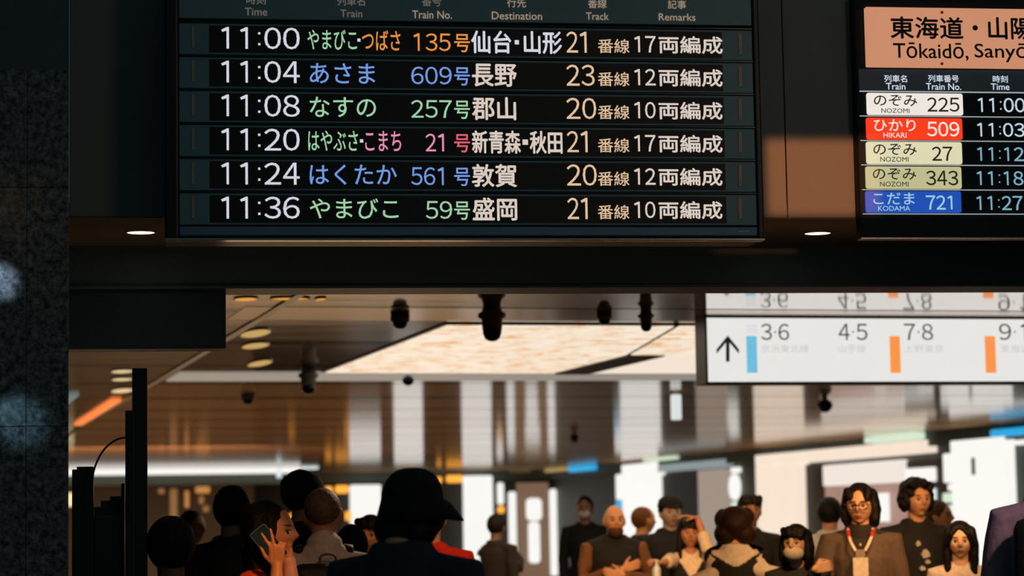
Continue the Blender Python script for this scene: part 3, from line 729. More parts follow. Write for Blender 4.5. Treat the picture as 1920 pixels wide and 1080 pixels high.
on_right('wall_panel', 'very dark wall panel right of the warm portal', 'wall panel', 1708, 862, 1800, 1080, mat('dark_shop_strip', (40, 30, 24), .6), .05, floor=True)
# the white panel and black doorway in the middle
on_right('lit_panel', 'white lit wall panel left of the black doorway', 'lit panel', 1181, 868, 1250, 1080, wp, .2, .03, floor=True)
on_right('light_tube', 'rounded white light tube hugging the left side of the white wall panel', 'lamp', 1168, 889, 1179.5, 937, wp, .2, .03)
on_right('shop_sign', 'small bright blue lit square left of the white wall panel', 'sign', 1168, 939, 1180, 955, cyn, .2, .02)
on_right('shop_sign', 'dull grey lit square under the small blue one', 'sign', 1169, 957, 1180, 978, glow('dull_grey_sign', (140, 150, 148), .9), .2, .02)
on_right('portal_lamp', 'pale green-white box lamp over the white wall panel', 'lamp', 1229, 853, 1287, 863, grnw, .34, .02)
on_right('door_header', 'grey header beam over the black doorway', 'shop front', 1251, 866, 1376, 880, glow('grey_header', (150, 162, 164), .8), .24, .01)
on_right('doorway_panel', 'black doorway between the white panel and the greige pillar', 'shop front', 1251, 888, 1325, 1080, dkdoor, .1, floor=True)
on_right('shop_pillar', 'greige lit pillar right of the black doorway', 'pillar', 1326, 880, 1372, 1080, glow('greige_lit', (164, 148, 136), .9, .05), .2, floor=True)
on_right('shop_sign', 'small round white lit sign on the right of the greige pillar, upper one', 'sign', 1377, 876, 1391, 887, wp, .1, .03)
t0, z0 = rw.uv(1384, 913)
bm = BM(); bmesh.ops.create_circle(bm, segments=8, radius=.01)
bm.free(); bm = BM()
R_, r_ = .21, .075
for i in range(28):
    a = 2 * math.pi * i / 28
    for j in range(8):
        b = 2 * math.pi * j / 8
        bm.verts.new((r_ * math.sin(b), (R_ + r_ * math.cos(b)) * math.cos(a) * 1.0, (R_ + r_ * math.cos(b)) * math.sin(a) * 1.05))
bm.verts.ensure_lookup_table()
for i in range(28):
    for j in range(8):
        bm.faces.new([bm.verts[q] for q in (i * 8 + j, ((i + 1) % 28) * 8 + j, ((i + 1) % 28) * 8 + (j + 1) % 8, i * 8 + (j + 1) % 8)])
o = obj('ring_sign', bm, wp, None, True); o.location = conc(WS - .08, t0, z0); o.rotation_euler = (0, 0, AX)
tag(o, 'white lit ring sign below the small round one beside the greige pillar', 'sign')
on_right('shop_sign', 'pale green lit square under the white ring sign', 'sign', 1378, 940, 1392, 950, grnw, .1, .03)
on_right('shop_sign', 'bright blue lit sign box on the dark bulkhead in the middle distance', 'sign', 1086, 868, 1132, 883, cyn, .34, .05)
on_right('bulkhead_lamp', 'dull ochre strip lamp left of the bright blue sign', 'lamp', 1036, 876, 1078, 884, glow('ochre_strip', (176, 146, 92), .9, .2), .3, .03)
on_end('bulkhead_lamp', 'dull ochre strip lamp nearest the far corner', 'lamp', 950, 878, 992, 887, glow('ochre_strip', (176, 146, 92), .9, .2), .3, .03)
# end wall
struct('trim_6', box(BM(), 7.2, WS - .19, 65.7, 66, 2.86, ZC), mat('dark_bulkhead', (70, 84, 82), .6), rz=AX)
struct('trim_7', box(BM(), 9.0, WS - .02, 65.86, 66, 0, 2.86), mat('dark_end_wall', (34, 32, 28), .6, vary=.2, scale=.7), rz=AX)
for lab, x0, y0, x1, y1, m, fl in (
        ('tall white lit column right of the bucket hat', 868, 892, 921, 1080, wp, True),
        ('white lit column hidden mostly behind the bucket hat', 740, 900, 792, 1080, wp, True),
        ('rounded white lit panel left of the bucket hat', 655, 909, 712, 985, wp, False)):
    on_end('lit_column', lab, 'lit panel', x0, y0, x1, y1, m, .3, .05, t=65.6, floor=fl)
for lab, x0, y0, x1, y1, m in (
        ('short white tube lamp beside the tall lit column', 931, 905, 943, 946, wp),
        ('long white tube lamp left of the brown panel', 953, 922, 967, 1080, wp),
        ('long white tube lamp right of the brown panel', 1030, 917, 1043, 1080, wp),
        ('long pinkish tube lamp, rightmost of the upright tubes', 1048, 934, 1059, 1044, glow('pinkish_tube', (228, 206, 206), 1.1))):
    on_end('light_tube', lab, 'lamp', x0, y0, x1, y1, m, .16, .05, t=65.6)
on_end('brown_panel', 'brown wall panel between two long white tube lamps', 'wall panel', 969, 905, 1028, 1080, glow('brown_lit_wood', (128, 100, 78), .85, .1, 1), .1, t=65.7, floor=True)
on_end('wall_lamp', 'broad white lamp on the brown panel, upper part', 'lamp', 985, 934, 1014, 976, wp, .2, .12, t=65.58)
on_end('wall_lamp', 'narrow white lamp on the brown panel under the broad one', 'lamp', 989, 978, 1011, 1056, wp, .2, .1, t=65.58)
for lab, x0, y0, x1, y1 in (('orange lit sign bar left of the tall lit column', 836, 891, 867, 905), ('round orange lamp partly behind the bucket hat', 818, 894, 828, 906), ('small round orange lamp above the old man\'s head', 609, 912, 623, 926),
                            ('oval orange lamp left of the rounded white panel', 628, 910, 653, 925), ('orange lamp under the rounded white panel', 646, 959, 660, 976), ('orange lamp beside the face of the woman with the phone', 541, 963, 554, 974),
                            ('orange lamp below the short white tube', 932, 949, 945, 962), ('pink-orange lamp low on the pinkish tube', 1048, 1046, 1060, 1062)):
    on_end('orange_lamp', lab, 'lamp', x0, y0, x1, y1, oran, .1, .05, t=65.45)
# the white light strip across the left
on_end('light_strip', 'long white light strip across the far end of the left concourse', 'lamp', 60, 860, 560, 890, wp, .3, .02, t=60)
struct('trim_8', box(BM(), -13.9, 9.4, 60.01, 60.4, 2.72, ZC), mat('dark_bulkhead', (70, 84, 82), .6), rz=AX)
on_end('strip_bracket', 'pale upright bracket crossing the far white light strip', 'lamp', 518, 862, 527, 896, wp2, .1, .01, t=59.6)
on_end('light_strip', 'dimmer right-hand end of the far white light strip', 'lamp', 563, 860, 594, 880, wp2, .3, .02, t=60)
on_end('kiosk_light', 'small cream lamp between the granite pillar and the short post', 'lamp', 122, 924, 138, 950, glow('cream_lamp', (236, 220, 170), 1.1), .2, .03, t=58)
struct('wall_kiosk', box(BM(), -13.9, 8.6, 60.42, 60.7, 0, 2.72), mat('dark_kiosk_wall', (52, 38, 28), .6, vary=.4, scale=.8), rz=AX)
tan = glow('tan_glow', (150, 104, 62), .8, .4, 2); tan2 = glow('amber_glow', (196, 132, 72), .9, .3, 2)  # small tan and amber boxes that glow
for lab, x0, y0, x1, y1, m in (('dim tall tan glowing block far left behind the crowd', 318, 916, 332, 972, tan), ('amber glowing block right of the dim tall one', 346, 920, 354, 952, tan2), ('wide amber glowing block high on the far left', 366, 912, 393, 925, tan2),
                               ('small glowing block under the wide one', 372, 930, 382, 945, tan), ('dim tan glowing block low on the far left', 380, 948, 391, 960, tan), ('small dim tan glowing block near the tall post', 296, 916, 308, 926, tan)):
    on_end('glow_block', lab, 'display', x0, y0, x1, y1, m, .1, .04, t=60.4)
# discs flush in the ceilings; the tan ones imitate reflections of lit columns
amb = glow('amber_downlight', (226, 150, 60), 1.0, .1); tanl = glow('tan_reflection', (196, 160, 92), .9, .1); crl = glow('cream_disc', (224, 196, 150), 1.0, .1)
def ceil_disc(px, py, w, l, m, label, z=ZC):
    p = ceil_at(px, py, z - .01); th_ = thing('ceiling_disc', label, 'ceiling light', (p.x, p.y, z), AX)
    bm = BM(); lathe(bm, [(1.08, 0), (1.08, -.01), (1, -.01), (1, 0), (1.08, 0)], 32)
    bmesh.ops.scale(bm, verts=bm.verts, vec=(w / 2, l / 2, 1)); obj('trim_ring', bm, hous, th_)
    bm = BM(); lathe(bm, [(0, -.008), (1, -.008), (1, 0), (0, 0)], 32); bmesh.ops.scale(bm, verts=bm.verts, vec=(w / 2, l / 2, 1)); obj('lens', bm, m, th_)
for px, py, w, l, m, lab in ((461, 562, .15, .26, amb, 'amber ceiling lamp nearest the lintel, leftmost of three in a row'), (544, 561, .25, .18, amb, 'wide amber ceiling lamp, middle of three near the lintel'), (601, 562, .07, .18, amb, 'small amber ceiling lamp, rightmost of three near the lintel'),
                             (479, 626, .20, .8, tanl, 'tan glowing disc imitating a reflection beyond the brown strip, nearest of three in a column'), (479, 649, .20, .7, tanl, 'tan disc imitating a reflection, middle of three in a column'), (487, 682, .18, .9, tanl, 'tan disc imitating a reflection, farthest of three in a column'),
                             (229, 697, .20, .5, crl, 'cream glowing disc on the dark left ceiling, nearest of three'), (229, 712, .20, .5, crl, 'cream glowing disc on the dark left ceiling, middle of three'), (229, 733, .22, .9, crl, 'cream glowing disc on the dark left ceiling, farthest of three')):
    ceil_disc(px, py, w, l, m, lab)
o = obj('line_light', box(BM(), 2.36, 2.47, 28.2, 34.5, ZC - .03, ZC - .001, .005), glow('orange_line', (250, 132, 66), 1.1, .05)); o.rotation_euler = (0, 0, AX); tag(o, 'orange line light running along the left ceiling joint', 'ceiling light')
o = obj('line_light', box(BM(), 1.80, 1.90, 27, 34.5, ZC - .03, ZC - .001, .005), glow('grey_line', (112, 128, 126), .8, .05)); o.rotation_euler = (0, 0, AX); tag(o, 'dim grey line light left of the orange one', 'ceiling light')

# ==================================================================  PEOPLE
V = Vector
def tube(bm, pts, rad, seg=14, capn=3):
    """closed tapering limb; rad entries are r or (r_side, r_depth)"""
    pts = [V(p) for p in pts]; rad = [(r, r) if not isinstance(r, tuple) else r for r in rad]
    d0 = (pts[1] - pts[0]).normalized(); d1 = (pts[-1] - pts[-2]).normalized()
    P_, R_ = [], []
    for k in range(capn, 0, -1):
        a = k / capn * math.pi / 2
        P_.append(pts[0] - d0 * (math.sin(a) * min(rad[0]))); R_.append(tuple(max(1e-4, r * math.cos(a)) for r in rad[0]))
    P_ += pts; R_ += rad
    for k in range(1, capn + 1):
        a = k / capn * math.pi / 2
        P_.append(pts[-1] + d1 * (math.sin(a) * min(rad[-1]))); R_.append(tuple(max(1e-4, r * math.cos(a)) for r in rad[-1]))
    rings = []; side = None
    for i, p in enumerate(P_):
        d = (P_[min(i + 1, len(P_) - 1)] - P_[max(i - 1, 0)]).normalized()
        ref = V((1, 0, 0)) if abs(d.x) < .9 else V((0, 1, 0))
        if side is None: side = (ref - d * ref.dot(d)).normalized()
        else: side = (side - d * side.dot(d)).normalized()
        oth = d.cross(side)
        rings.append([bm.verts.new(p + side * (R_[i][0] * math.cos(2 * math.pi * k / seg)) + oth * (R_[i][1] * math.sin(2 * math.pi * k / seg))) for k in range(seg)])
    for a, b in zip(rings, rings[1:]):
        for k in range(seg): bm.faces.new((a[k], a[(k + 1) % seg], b[(k + 1) % seg], b[k]))
    bm.faces.new(rings[0][::-1]); bm.faces.new(rings[-1])
def ball(bm, c, r, rot=None, seg=20):
    ret = bmesh.ops.create_uvsphere(bm, u_segments=seg, v_segments=seg // 2 + 2, radius=1)
    for v in ret['verts']:
        q = V((v.co.x * r[0], v.co.y * r[1], v.co.z * r[2]))
        if rot: q = rot @ q
        v.co = q + V(c)
    return ret['verts']
def gs_(x, s): return math.exp(-(x / s) ** 2)
def head_mesh(bm, M, k):
    """a sculpted head; M places it, k scales it; front is -Y"""
    ret = bmesh.ops.create_uvsphere(bm, u_segments=64, v_segments=48, radius=1)
    for v in ret['verts']:
        x, y, z = v.co
        X, Y, Z = .0455 * x, .057 * y, .0665 * z
        if z < 0:
            t = -z; X *= 1 - .30 * t ** 1.6
            if y > 0: Y *= 1 - .5 * t
            else: Y *= 1 + .03 * t
        if y < 0:
            fx = X / .0455; f = min(1, -y * 1.6)
            Y += .004 * gs_(fx, .5) * gs_(z, .7) * f                     # flatter face
            Y -= .0145 * gs_(fx, .17) * gs_(z + .17, .17) * f             # nose tip
            Y -= .0085 * gs_(fx, .13) * gs_(z - .05, .22) * f             # bridge
            Y += .0060 * (gs_(fx - .38, .20) + gs_(fx + .38, .20)) * gs_(z - .02, .12) * f   # sockets
            Y -= .0028 * gs_(abs(fx) - .38, .25) * gs_(z - .26, .10) * f  # brow
            Y -= .0030 * gs_(abs(fx) - .48, .22) * gs_(z + .22, .18) * f  # cheeks
            Y -= .0048 * gs_(fx, .24) * (gs_(z + .47, .05) + gs_(z + .58, .06)) * f          # lips
            Y += .0030 * gs_(fx, .3) * gs_(z + .68, .07) * f
            Y -= .0060 * gs_(fx, .26) * gs_(z + .86, .14) * f             # chin
        v.co = M @ (V((X, Y, Z)) * k)
    for sx in (-1, 1):
        vs = ball(bm, (0, 0, 0), (.0055, .013, .020), seg=12)
        for v in vs:
            q = v.co.copy(); q.y += q.z * .25; q += V((sx * .046, .006, -.004)); v.co = M @ (q * k)
def hand_mesh(bm, wrist, d, palm, side, curl=(.3, .3, .35, .4), thumb=.4, k=1.0, spread=.10):
    """palm, four separate fingers and a thumb; d along the hand, palm = direction the palm faces, side = thumb side"""
    d = d.normalized(); palm = (palm - d * palm.dot(d)).normalized(); side = (side - d * side.dot(d) - palm * side.dot(palm)).normalized()
    W_ = wrist
    for f in (-.027, -.009, .009, .027):
        tube(bm, [W_ + side * f * .55 * k, W_ + d * .045 * k + side * f * .9 * k, W_ + d * .088 * k + side * f * k], [.0125 * k, .0125 * k, .0105 * k], 10, 2)
    L_ = (.070, .080, .074, .058)
    for i, f in enumerate((.028, .0095, -.0095, -.028)):
        dirn = (d + side * (f / .028) * spread).normalized(); p = W_ + d * .086 * k + side * f * k; pts = [p]; a = 0
        for seg, fr in enumerate((.45, .32, .23)):
            a += curl[i] * (1.0 if seg else .8)
            q = dirn * math.cos(a) + palm * math.sin(a); p = p + q * (L_[i] * fr * k); pts.append(p)
        tube(bm, pts, [.0095 * k, .0088 * k, .0082 * k, .0068 * k], 10, 2)
    p = W_ + d * .022 * k + side * .026 * k; pts = [p]
    t1 = (side * .8 + d * .7 + palm * .25).normalized(); p = p + t1 * .034 * k; pts.append(p)
    t2 = (t1 * (1 - thumb) + (d * .6 - side * .35 + palm * .7) * thumb).normalized(); p = p + t2 * .030 * k; pts.append(p); p = p + t2 * .024 * k; pts.append(p)
    tube(bm, pts, [.013 * k, .0105 * k, .0095 * k, .008 * k], 10, 2)

def finish(name, bm, m, parent, voxel, smooth_n=3, cut=None, noise_amt=0, noise_sc=18):
    me = D.meshes.new(name); bmesh.ops.recalc_face_normals(bm, faces=bm.faces); bm.to_mesh(me); bm.free()
    t = D.objects.new('form_source', me); COL.objects.link(t)
    r = t.modifiers.new('fuse', 'REMESH'); r.mode = 'VOXEL'; r.voxel_size = voxel
    q = t.modifiers.new('soften', 'SMOOTH'); q.factor = .5; q.iterations = smooth_n
    dg = bpy.context.evaluated_depsgraph_get(); dg.update()
    out = D.meshes.new_from_object(t.evaluated_get(dg)); D.objects.remove(t); D.meshes.remove(me)
    out.name = name; out.materials.clear(); out.materials.append(m)
    if noise_amt or cut:
        b2 = BM(); b2.from_mesh(out)
        if noise_amt:
            b2.normal_update()
            for v in b2.verts: v.co += v.normal * (noise.noise(v.co * noise_sc) * noise_amt)
        if cut: bmesh.ops.delete(b2, geom=[f for f in b2.faces if cut(f.calc_center_median())], context='FACES')
        b2.to_mesh(out); b2.free()
    for p in out.polygons: p.use_smooth = True
    return link(D.objects.new(name, out), parent)

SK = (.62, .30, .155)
def person(label, px, py, Y, yaw=0, skin=SK, top=None, trousers=(24, 26, 28), arms=None, tilt=(0, 0, 0), sleeve='long', vox=.009, build=1.0, head=True, hands=None, H=None, group=None, lean=0, drop=False, grow=.008, hs=1.06):
    """px, py: where the middle of the head is seen; yaw 0 faces the camera, 90 faces picture right"""
    hc = P(px, py, Y)
    if H is None: H = hc.z / .925
    yr = math.radians(yaw)
    root = thing('person', label, 'person', (hc.x, hc.y, 0), yr, group)
    h = H; B = build
    inv = (Matrix.Translation((hc.x, hc.y, 0)) @ Matrix.Rotation(yr, 4, 'Z')).inverted()
    hp_ = V((0, lean, (hc.z if drop else .925 * h)))
    HM = Matrix.Translation(hp_) @ Matrix.Rotation(math.radians(tilt[2]), 4, 'Z') @ Matrix.Rotation(math.radians(tilt[0]), 4, 'X') @ Matrix.Rotation(math.radians(tilt[1]), 4, 'Y') @ Matrix.Scale(hs, 4)
    ctx = dict(root=root, H=h, HM=HM, vox=vox, inv=inv, B=B, at=lambda x, y, dep: inv @ P(x, y, dep))
    # default arms hang
    A = {}
    for sx, nm in ((-1, 'R'), (1, 'L')):
        A[nm] = [V((sx * .108 * B * h, .022 * h, .795 * h)), V((sx * .135 * B * h, .035 * h, .63 * h)), V((sx * .128 * B * h, -.015 * h, .485 * h))]
    if arms:
        for nm, (el, wr) in arms.items():
            if el is not None: A[nm][1] = V(el)
            if wr is not None: A[nm][2] = V(wr)
    ctx['A'] = A
    bm = BM()
    torso = [(.47, .084, .060, .02), (.53, .094, .066, .022), (.60, .080, .058, .02), (.67, .088, .062, .016), (.735, .100, .066, .016), (.785, .098, .056, .022), (.812, .066, .042, .026), (.835, .036, .036, .024)]
    ctx['torso'] = torso
    tube(bm, [V((0, t[3] * h, t[0] * h)) for t in torso], [(t[1] * B * h, t[2] * B * h) for t in torso], 20)
    tube(bm, [V((0, .024 * h, .80 * h)), V((0, .016 * h, .85 * h)), V((0, .010 * h, .90 * h))], [.036 * h, .033 * h, .034 * h], 14)
    for nm in 'RL':
        a = A[nm]; sx = -1 if nm == 'R' else 1
        tube(bm, [V((sx * .055 * B * h, .022 * h, .80 * h)), a[0], a[0].lerp(a[1], .5), a[1], a[1].lerp(a[2], .4), a[2]], [.030 * h, .031 * h, .026 * h, .021 * h, .021 * h, .0145 * h], 14)
        hd = (hands or {}).get(nm)
        if hd: hand_mesh(bm, a[2], *hd[:3], **(hd[3] if len(hd) > 3 else {}))
        else:
            dd = (a[2] - a[1]).normalized()
            hand_mesh(bm, a[2], dd, V((-sx, .2, 0)), V((0, -1, 0)) if abs(dd.y) < .9 else V((0, 0, 1)), k=h / 1.75)
        tube(bm, [V((sx * .05 * h, .02 * h, .50 * h)), V((sx * .055 * h, .014 * h, .28 * h)), V((sx * .056 * h, .024 * h, .05 * h))], [.050 * h, .034 * h, .022 * h], 14)
        tube(bm, [V((sx * .056 * h, .03 * h, .022 * h)), V((sx * .062 * h, -.075 * h, .018 * h))], [(.024 * h, .020 * h), (.024 * h, .013 * h)], 12)
    head_mesh(bm, HM, h)
    body = finish('body', bm, SKIN, root, vox, 2)
    body.color = tuple(skin) + (1,)
    me = body.data; at = me.attributes.new('head_co', 'FLOAT_VECTOR', 'POINT'); Hi = HM.inverted()
    buf = []
    for v in me.vertices:
        q = (Hi @ v.co) / h; buf += [q.x, q.y, q.z]
    at.data.foreach_set('vector', buf)
    if top: shirt(ctx, top, sleeve, grow=grow)
    # trousers and shoes
    bm = BM()
    tube(bm, [V((0, .022 * h, .475 * h)), V((0, .022 * h, .53 * h)), V((0, .02 * h, .575 * h))], [(.092 * B * h, .070 * B * h), (.100 * B * h, .073 * B * h), (.088 * B * h, .066 * B * h)], 18, 2)
    for sx in (-1, 1):
        tube(bm, [V((sx * .05 * h, .02 * h, .50 * h)), V((sx * .055 * h, .014 * h, .28 * h)), V((sx * .056 * h, .024 * h, .065 * h))], [.057 * h, .043 * h, .036 * h], 14, 1)
    finish('trousers', bm, mat('cloth_%d_%d_%d' % trousers, trousers, .85, bump=.2, scale=60), root, .014, 3)
    for sx in (-1, 1):
        bm = BM(); tube(bm, [V((sx * .056 * h, .032 * h, .026 * h)), V((sx * .059 * h, -.02 * h, .026 * h)), V((sx * .062 * h, -.082 * h, .020 * h))], [(.029 * h, .025 * h), (.029 * h, .025 * h), (.026 * h, .018 * h)], 14)
        bmesh.ops.bisect_plane(bm, geom=list(bm.verts) + list(bm.edges) + list(bm.faces), plane_co=(0, 0, .002), plane_no=(0, 0, 1), clear_inner=True)
        obj('shoe', bm, mat('dark_shoe', (18, 17, 17), .5), root, True)
    return ctx
def shirt(ctx, rgb, sleeve='long', name='shirt', grow=.008, cut=None, zmin=.50, m=None, collar=False, vox=.010, loose=1.0):
    h = ctx['H']; B = ctx['B']; bm = BM()
    ts = [t for t in ctx['torso'] if t[0] >= zmin - .001 and t[0] < .83]
    if ts[0][0] > zmin: pass
    tube(bm, [V((0, t[3] * h, t[0] * h)) for t in ts], [((t[1] * B + grow) * h * loose, (t[2] * B + grow) * h * loose) for t in ts], 22, 2)
    if sleeve:
        for nm in 'RL':
            a = ctx['A'][nm]; sx = -1 if nm == 'R' else 1
            pts = [V((sx * .055 * B * h, .022 * h, .80 * h)), a[0], a[0].lerp(a[1], .5)]; rr = [.036 * h, (.032 + grow) * h, (.029 + grow) * h]
            if sleeve == 'half': pts.append(a[0].lerp(a[1], .8)); rr.append((.028 + grow) * h)
            else: pts += [a[1], a[1].lerp(a[2], .45), a[1].lerp(a[2], .9)]; rr += [(.024 + grow) * h, (.023 + grow) * h, (.019 + grow) * h]
            if sleeve == 'rolled': pts, rr = pts[:5], rr[:5]
            tube(bm, pts, rr, 16, 1)
    else:
        for sx in (-1, 1): tube(bm, [V((sx * .03 * h, .024 * h, .81 * h)), V((sx * .085 * B * h, .022 * h, .80 * h))], [(.034 + grow) * h, (.028 + grow) * h], 14)
    if collar:
        tube(bm, [V((0, .022 * h, .815 * h)), V((0, .018 * h, .845 * h))], [(.050 * h, .048 * h), (.042 * h, .041 * h)], 18, 1)
    return finish(name, bm, m or mat('cloth_%d_%d_%d' % tuple(rgb), rgb, .85, bump=.25, scale=40), ctx['root'], vox, 3, cut, .004, 9)
def hair(ctx, rgb=(20, 16, 14), blobs=None, tubes=(), noise_amt=.002, noise_sc=30, cut=None, name='hair', vox=.007, sm=8, m=None):
    """blobs and tubes in head units, placed with the head"""
    h = ctx['H']; HM = ctx['HM']; bm = BM()
    for c, r in (blobs if blobs is not None else [((0, .010, .014), (.0515, .058, .0605))]):
        for v in ball(bm, (0, 0, 0), r, seg=28): v.co = HM @ ((v.co + V(c)) * h)
    for pts, rad in tubes:
        b2 = BM(); tube(b2, pts, rad, 12)
        for v in b2.verts: v.co = HM @ (v.co * h)
        me = D.meshes.new('t'); b2.to_mesh(me); b2.free(); bm.from_mesh(me); D.meshes.remove(me)
    Hi = HM.inverted()
    c2 = (lambda p: cut((Hi @ p) / h)) if cut else None
    return finish(name, bm, m or mat('hair_%d_%d_%d' % rgb, rgb, .6, bump=.5, scale=90, vary=.35, spec=.25), ctx['root'], vox, sm, c2, noise_amt, noise_sc)
def onhead(ctx, name, bm, m, smooth=True):
    for v in bm.verts: v.co = ctx['HM'] @ (v.co * ctx['H'])
    return obj(name, bm, m, ctx['root'], smooth)
CAP = ((0, .010, .014), (.0515, .058, .0605))
FRINGE = [([(-.036, -.026, .048), (-.026, -.046, .030)], [.016, .011]), ([(-.014, -.038, .050), (-.008, -.052, .031)], [.017, .011]), ([(.010, -.038, .050), (.012, -.052, .029)], [.017, .011]), ([(.034, -.026, .048), (.031, -.043, .024)], [.016, .011])]
def curtain(l, w=.013, front=-.012):
    out = []
    for sx in (-1, 1):
        out.append(([(sx * .040, front, .035), (sx * .050, front, -.01), (sx * .050, front - .002, -.05), (sx * .045, front + .004, -l)], [w, w, w, w * .7]))
        out.append(([(sx * .040, .02, .035), (sx * .050, .02, -.02), (sx * .046, .022, -l)], [w * 1.3, w * 1.3, w]))
    out.append(([(0, .040, .03), (0, .052, -.04), (0, .046, -l)], [(.046, .022), (.046, .020), (.036, .014)]))
    return out

# ---- the bucket-hat person, nearest, back to the camera
c = person('person in a black bucket hat seen from behind in the middle', 770, 966, 7.6, 150, top=(30, 46, 62), build=1.12, tilt=(0, 0, 0), H=1.80, drop=True, lean=-.02, hs=1.0)
hair(c, (7, 7, 8), [((0, .006, .0), (.054, .058, .060)), ((0, .022, -.030), (.055, .044, .036)), ((.012, .03, -.022), (.050, .034, .042))], noise_amt=.002)
bm = BM()
lathe(bm, [(0, .081), (.014, .0805), (.027, .077), (.038, .070), (.046, .060), (.051, .048), (.0535, .036), (.0545, .026), (.058, .016), (.062, .003), (.065, -.010), (.063, -.011), (.057, .004), (.052, .020)], 64)
yw_ = c['root'].rotation_euler.z; dx_, dy_ = math.cos(yw_), -math.sin(yw_)          # where the brim dips: towards the picture's right
for v in bm.verts:
    r = math.hypot(v.co.x, v.co.y)
    if r > .0546:
        q = (r - .0545) / .0105; f_ = max(0, (v.co.x * dx_ + v.co.y * dy_) / r) ** 1.5
        v.co.x += dx_ * .024 * f_ * q; v.co.y += dy_ * .024 * f_ * q; v.co.z += (-.008 * f_ + .002 * math.sin(5 * math.atan2(v.co.y, v.co.x))) * q + .006 * f_
    v.co += V((0, .004, .002))
onhead(c, 'bucket_hat', bm, mat('black_hat_felt', (8, 8, 9), .9, bump=.2, scale=80))

# ---- the old man with the pack, back to the camera
c = person('old man with cropped grey hair in a pale shirt wearing a dark backpack', 606, 966, 11.3, 190, top=(196, 184, 172), skin=(.42, .20, .11), tilt=(3, 3, -8))
hair(c, (92, 74, 58), [((0, .010, .016), (.0462, .0575, .052))], noise_amt=.001, noise_sc=90)
h = c['H']; bm = BM(); tube(bm, [V((0, .024 * h, .812 * h)), V((0, .024 * h, .862 * h))], [(.056 * h, .054 * h), (.046 * h, .045 * h)], 20, 1)
finish('collar', bm, mat('cloth_196_184_172', (196, 184, 172), .85, bump=.25, scale=40), c['root'], .008)
bk = thing('backpack', 'dark backpack with a grab loop on the old man\'s back', 'backpack', c['root'].location + V((0, 0, 0)), c['root'].rotation_euler.z)
bm = BM(); box(bm, -.17, .17, .10, .26, .50 * h, .80 * h, .05)
bmesh.ops.subdivide_edges(bm, edges=bm.edges, cuts=2); finish('pack_body', bm, mat('black_nylon', (20, 21, 23), .6, bump=.3, scale=60), bk, .012, 4)
for sx in (-1, 1):
    bm = BM(); prev = None
    pts = [V((sx * .085, .13, .70 * h)), V((sx * .10, .10, .795 * h)), V((sx * .105, .03, .845 * h)), V((sx * .11, -.06, .80 * h)), V((sx * .12, -.10, .70 * h)), V((sx * .14, -.03, .56 * h)), V((sx * .15, .13, .54 * h))]
    tube(bm, catmull(pts, 6), [(.032, .007)] * (6 * 6 + 1), 12, 1); obj('strap', bm, mat('black_nylon', (20, 21, 23), .6, bump=.3, scale=60), bk, True)
bm = BM(); tube(bm, catmull([V((-.04, .20, .79 * h)), V((-.03, .21, .82 * h)), V((.03, .21, .82 * h)), V((.04, .20, .79 * h))], 5), [.006] * 16, 8, 1); obj('grab_loop', bm, mat('grey_webbing', (96, 90, 84), .7), bk, True)

# ---- the woman with the phone and the V sign
c0 = None
Yw = 10.3
hcw = P(508, 998, Yw); Hw = hcw.z / .925
inv = (Matrix.Translation((hcw.x, hcw.y, 0)) @ Matrix.Rotation(math.radians(78), 4, 'Z')).inverted()
def wl(px, py, Y): return inv @ P(px, py, Y)
rot = inv.to_3x3()
wr = wl(519, 1062, 10.02); el = wl(516, 1152, 9.96); wrl = wl(541, 1044, 10.27); ell = wl(553, 1160, 10.30)
c = person('long-haired woman in an orange-red jacket making a V sign while holding a phone', 508, 998, Yw, 78, top=(206, 66, 26), trousers=(30, 30, 36), vox=.0055, build=.92, sleeve='rolled',
           arms={'R': (el, wr), 'L': (ell, wrl)},
           hands={'R': (rot @ V((.0, -.1, 1)), rot @ V((0, 1, 0)), rot @ V((-1, 0, 0)), dict(curl=(.02, .02, 1.25, 1.25), thumb=.35, k=.94, spread=.62)),
                  'L': (rot @ V((-.35, .1, 1)), rot @ V((-.4, -1, 0)), rot @ V((-1, .3, 0)), dict(curl=(.5, .5, .55, .6), thumb=.6, k=.9))})
hair(c, (22, 16, 13), [((0, .016, .016), (.054, .062, .062))], curtain(.20, .016, .004) + [([(-.047, -.014, .03), (-.05, -.012, -.03), (-.05, .0, -.12), (-.06, .02, -.22)], [.014, .016, .016, .012])], .004)
pc = P(504, 1020, 10.13)
ph = thing('smartphone', 'dark smartphone with a thin bright edge behind the V-sign hand', 'phone', pc, 0)
ph.rotation_euler = (math.radians(-8), math.radians(-38), math.radians(6))
obj('case', rbox(BM(), -.040, .040, 0, .009, -.082, .082, .010), mat('phone_silver_edge', (210, 214, 206), .25, .8), ph)
obj('screen', rbox(BM(), -.0375, .0375, -.0012, .001, -.0795, .0795, .008), mat('phone_glass', (34, 62, 72), .15, vary=.03), ph)
bm = BM(); tube(bm, [wrl + (ell - wrl) * .02, wrl + (ell - wrl) * .55], [(.030, .028), (.040, .038)], 16, 1); finish('cuff', bm, mat('pale_pink_cuff', (226, 180, 168), .8), c['root'], .006)

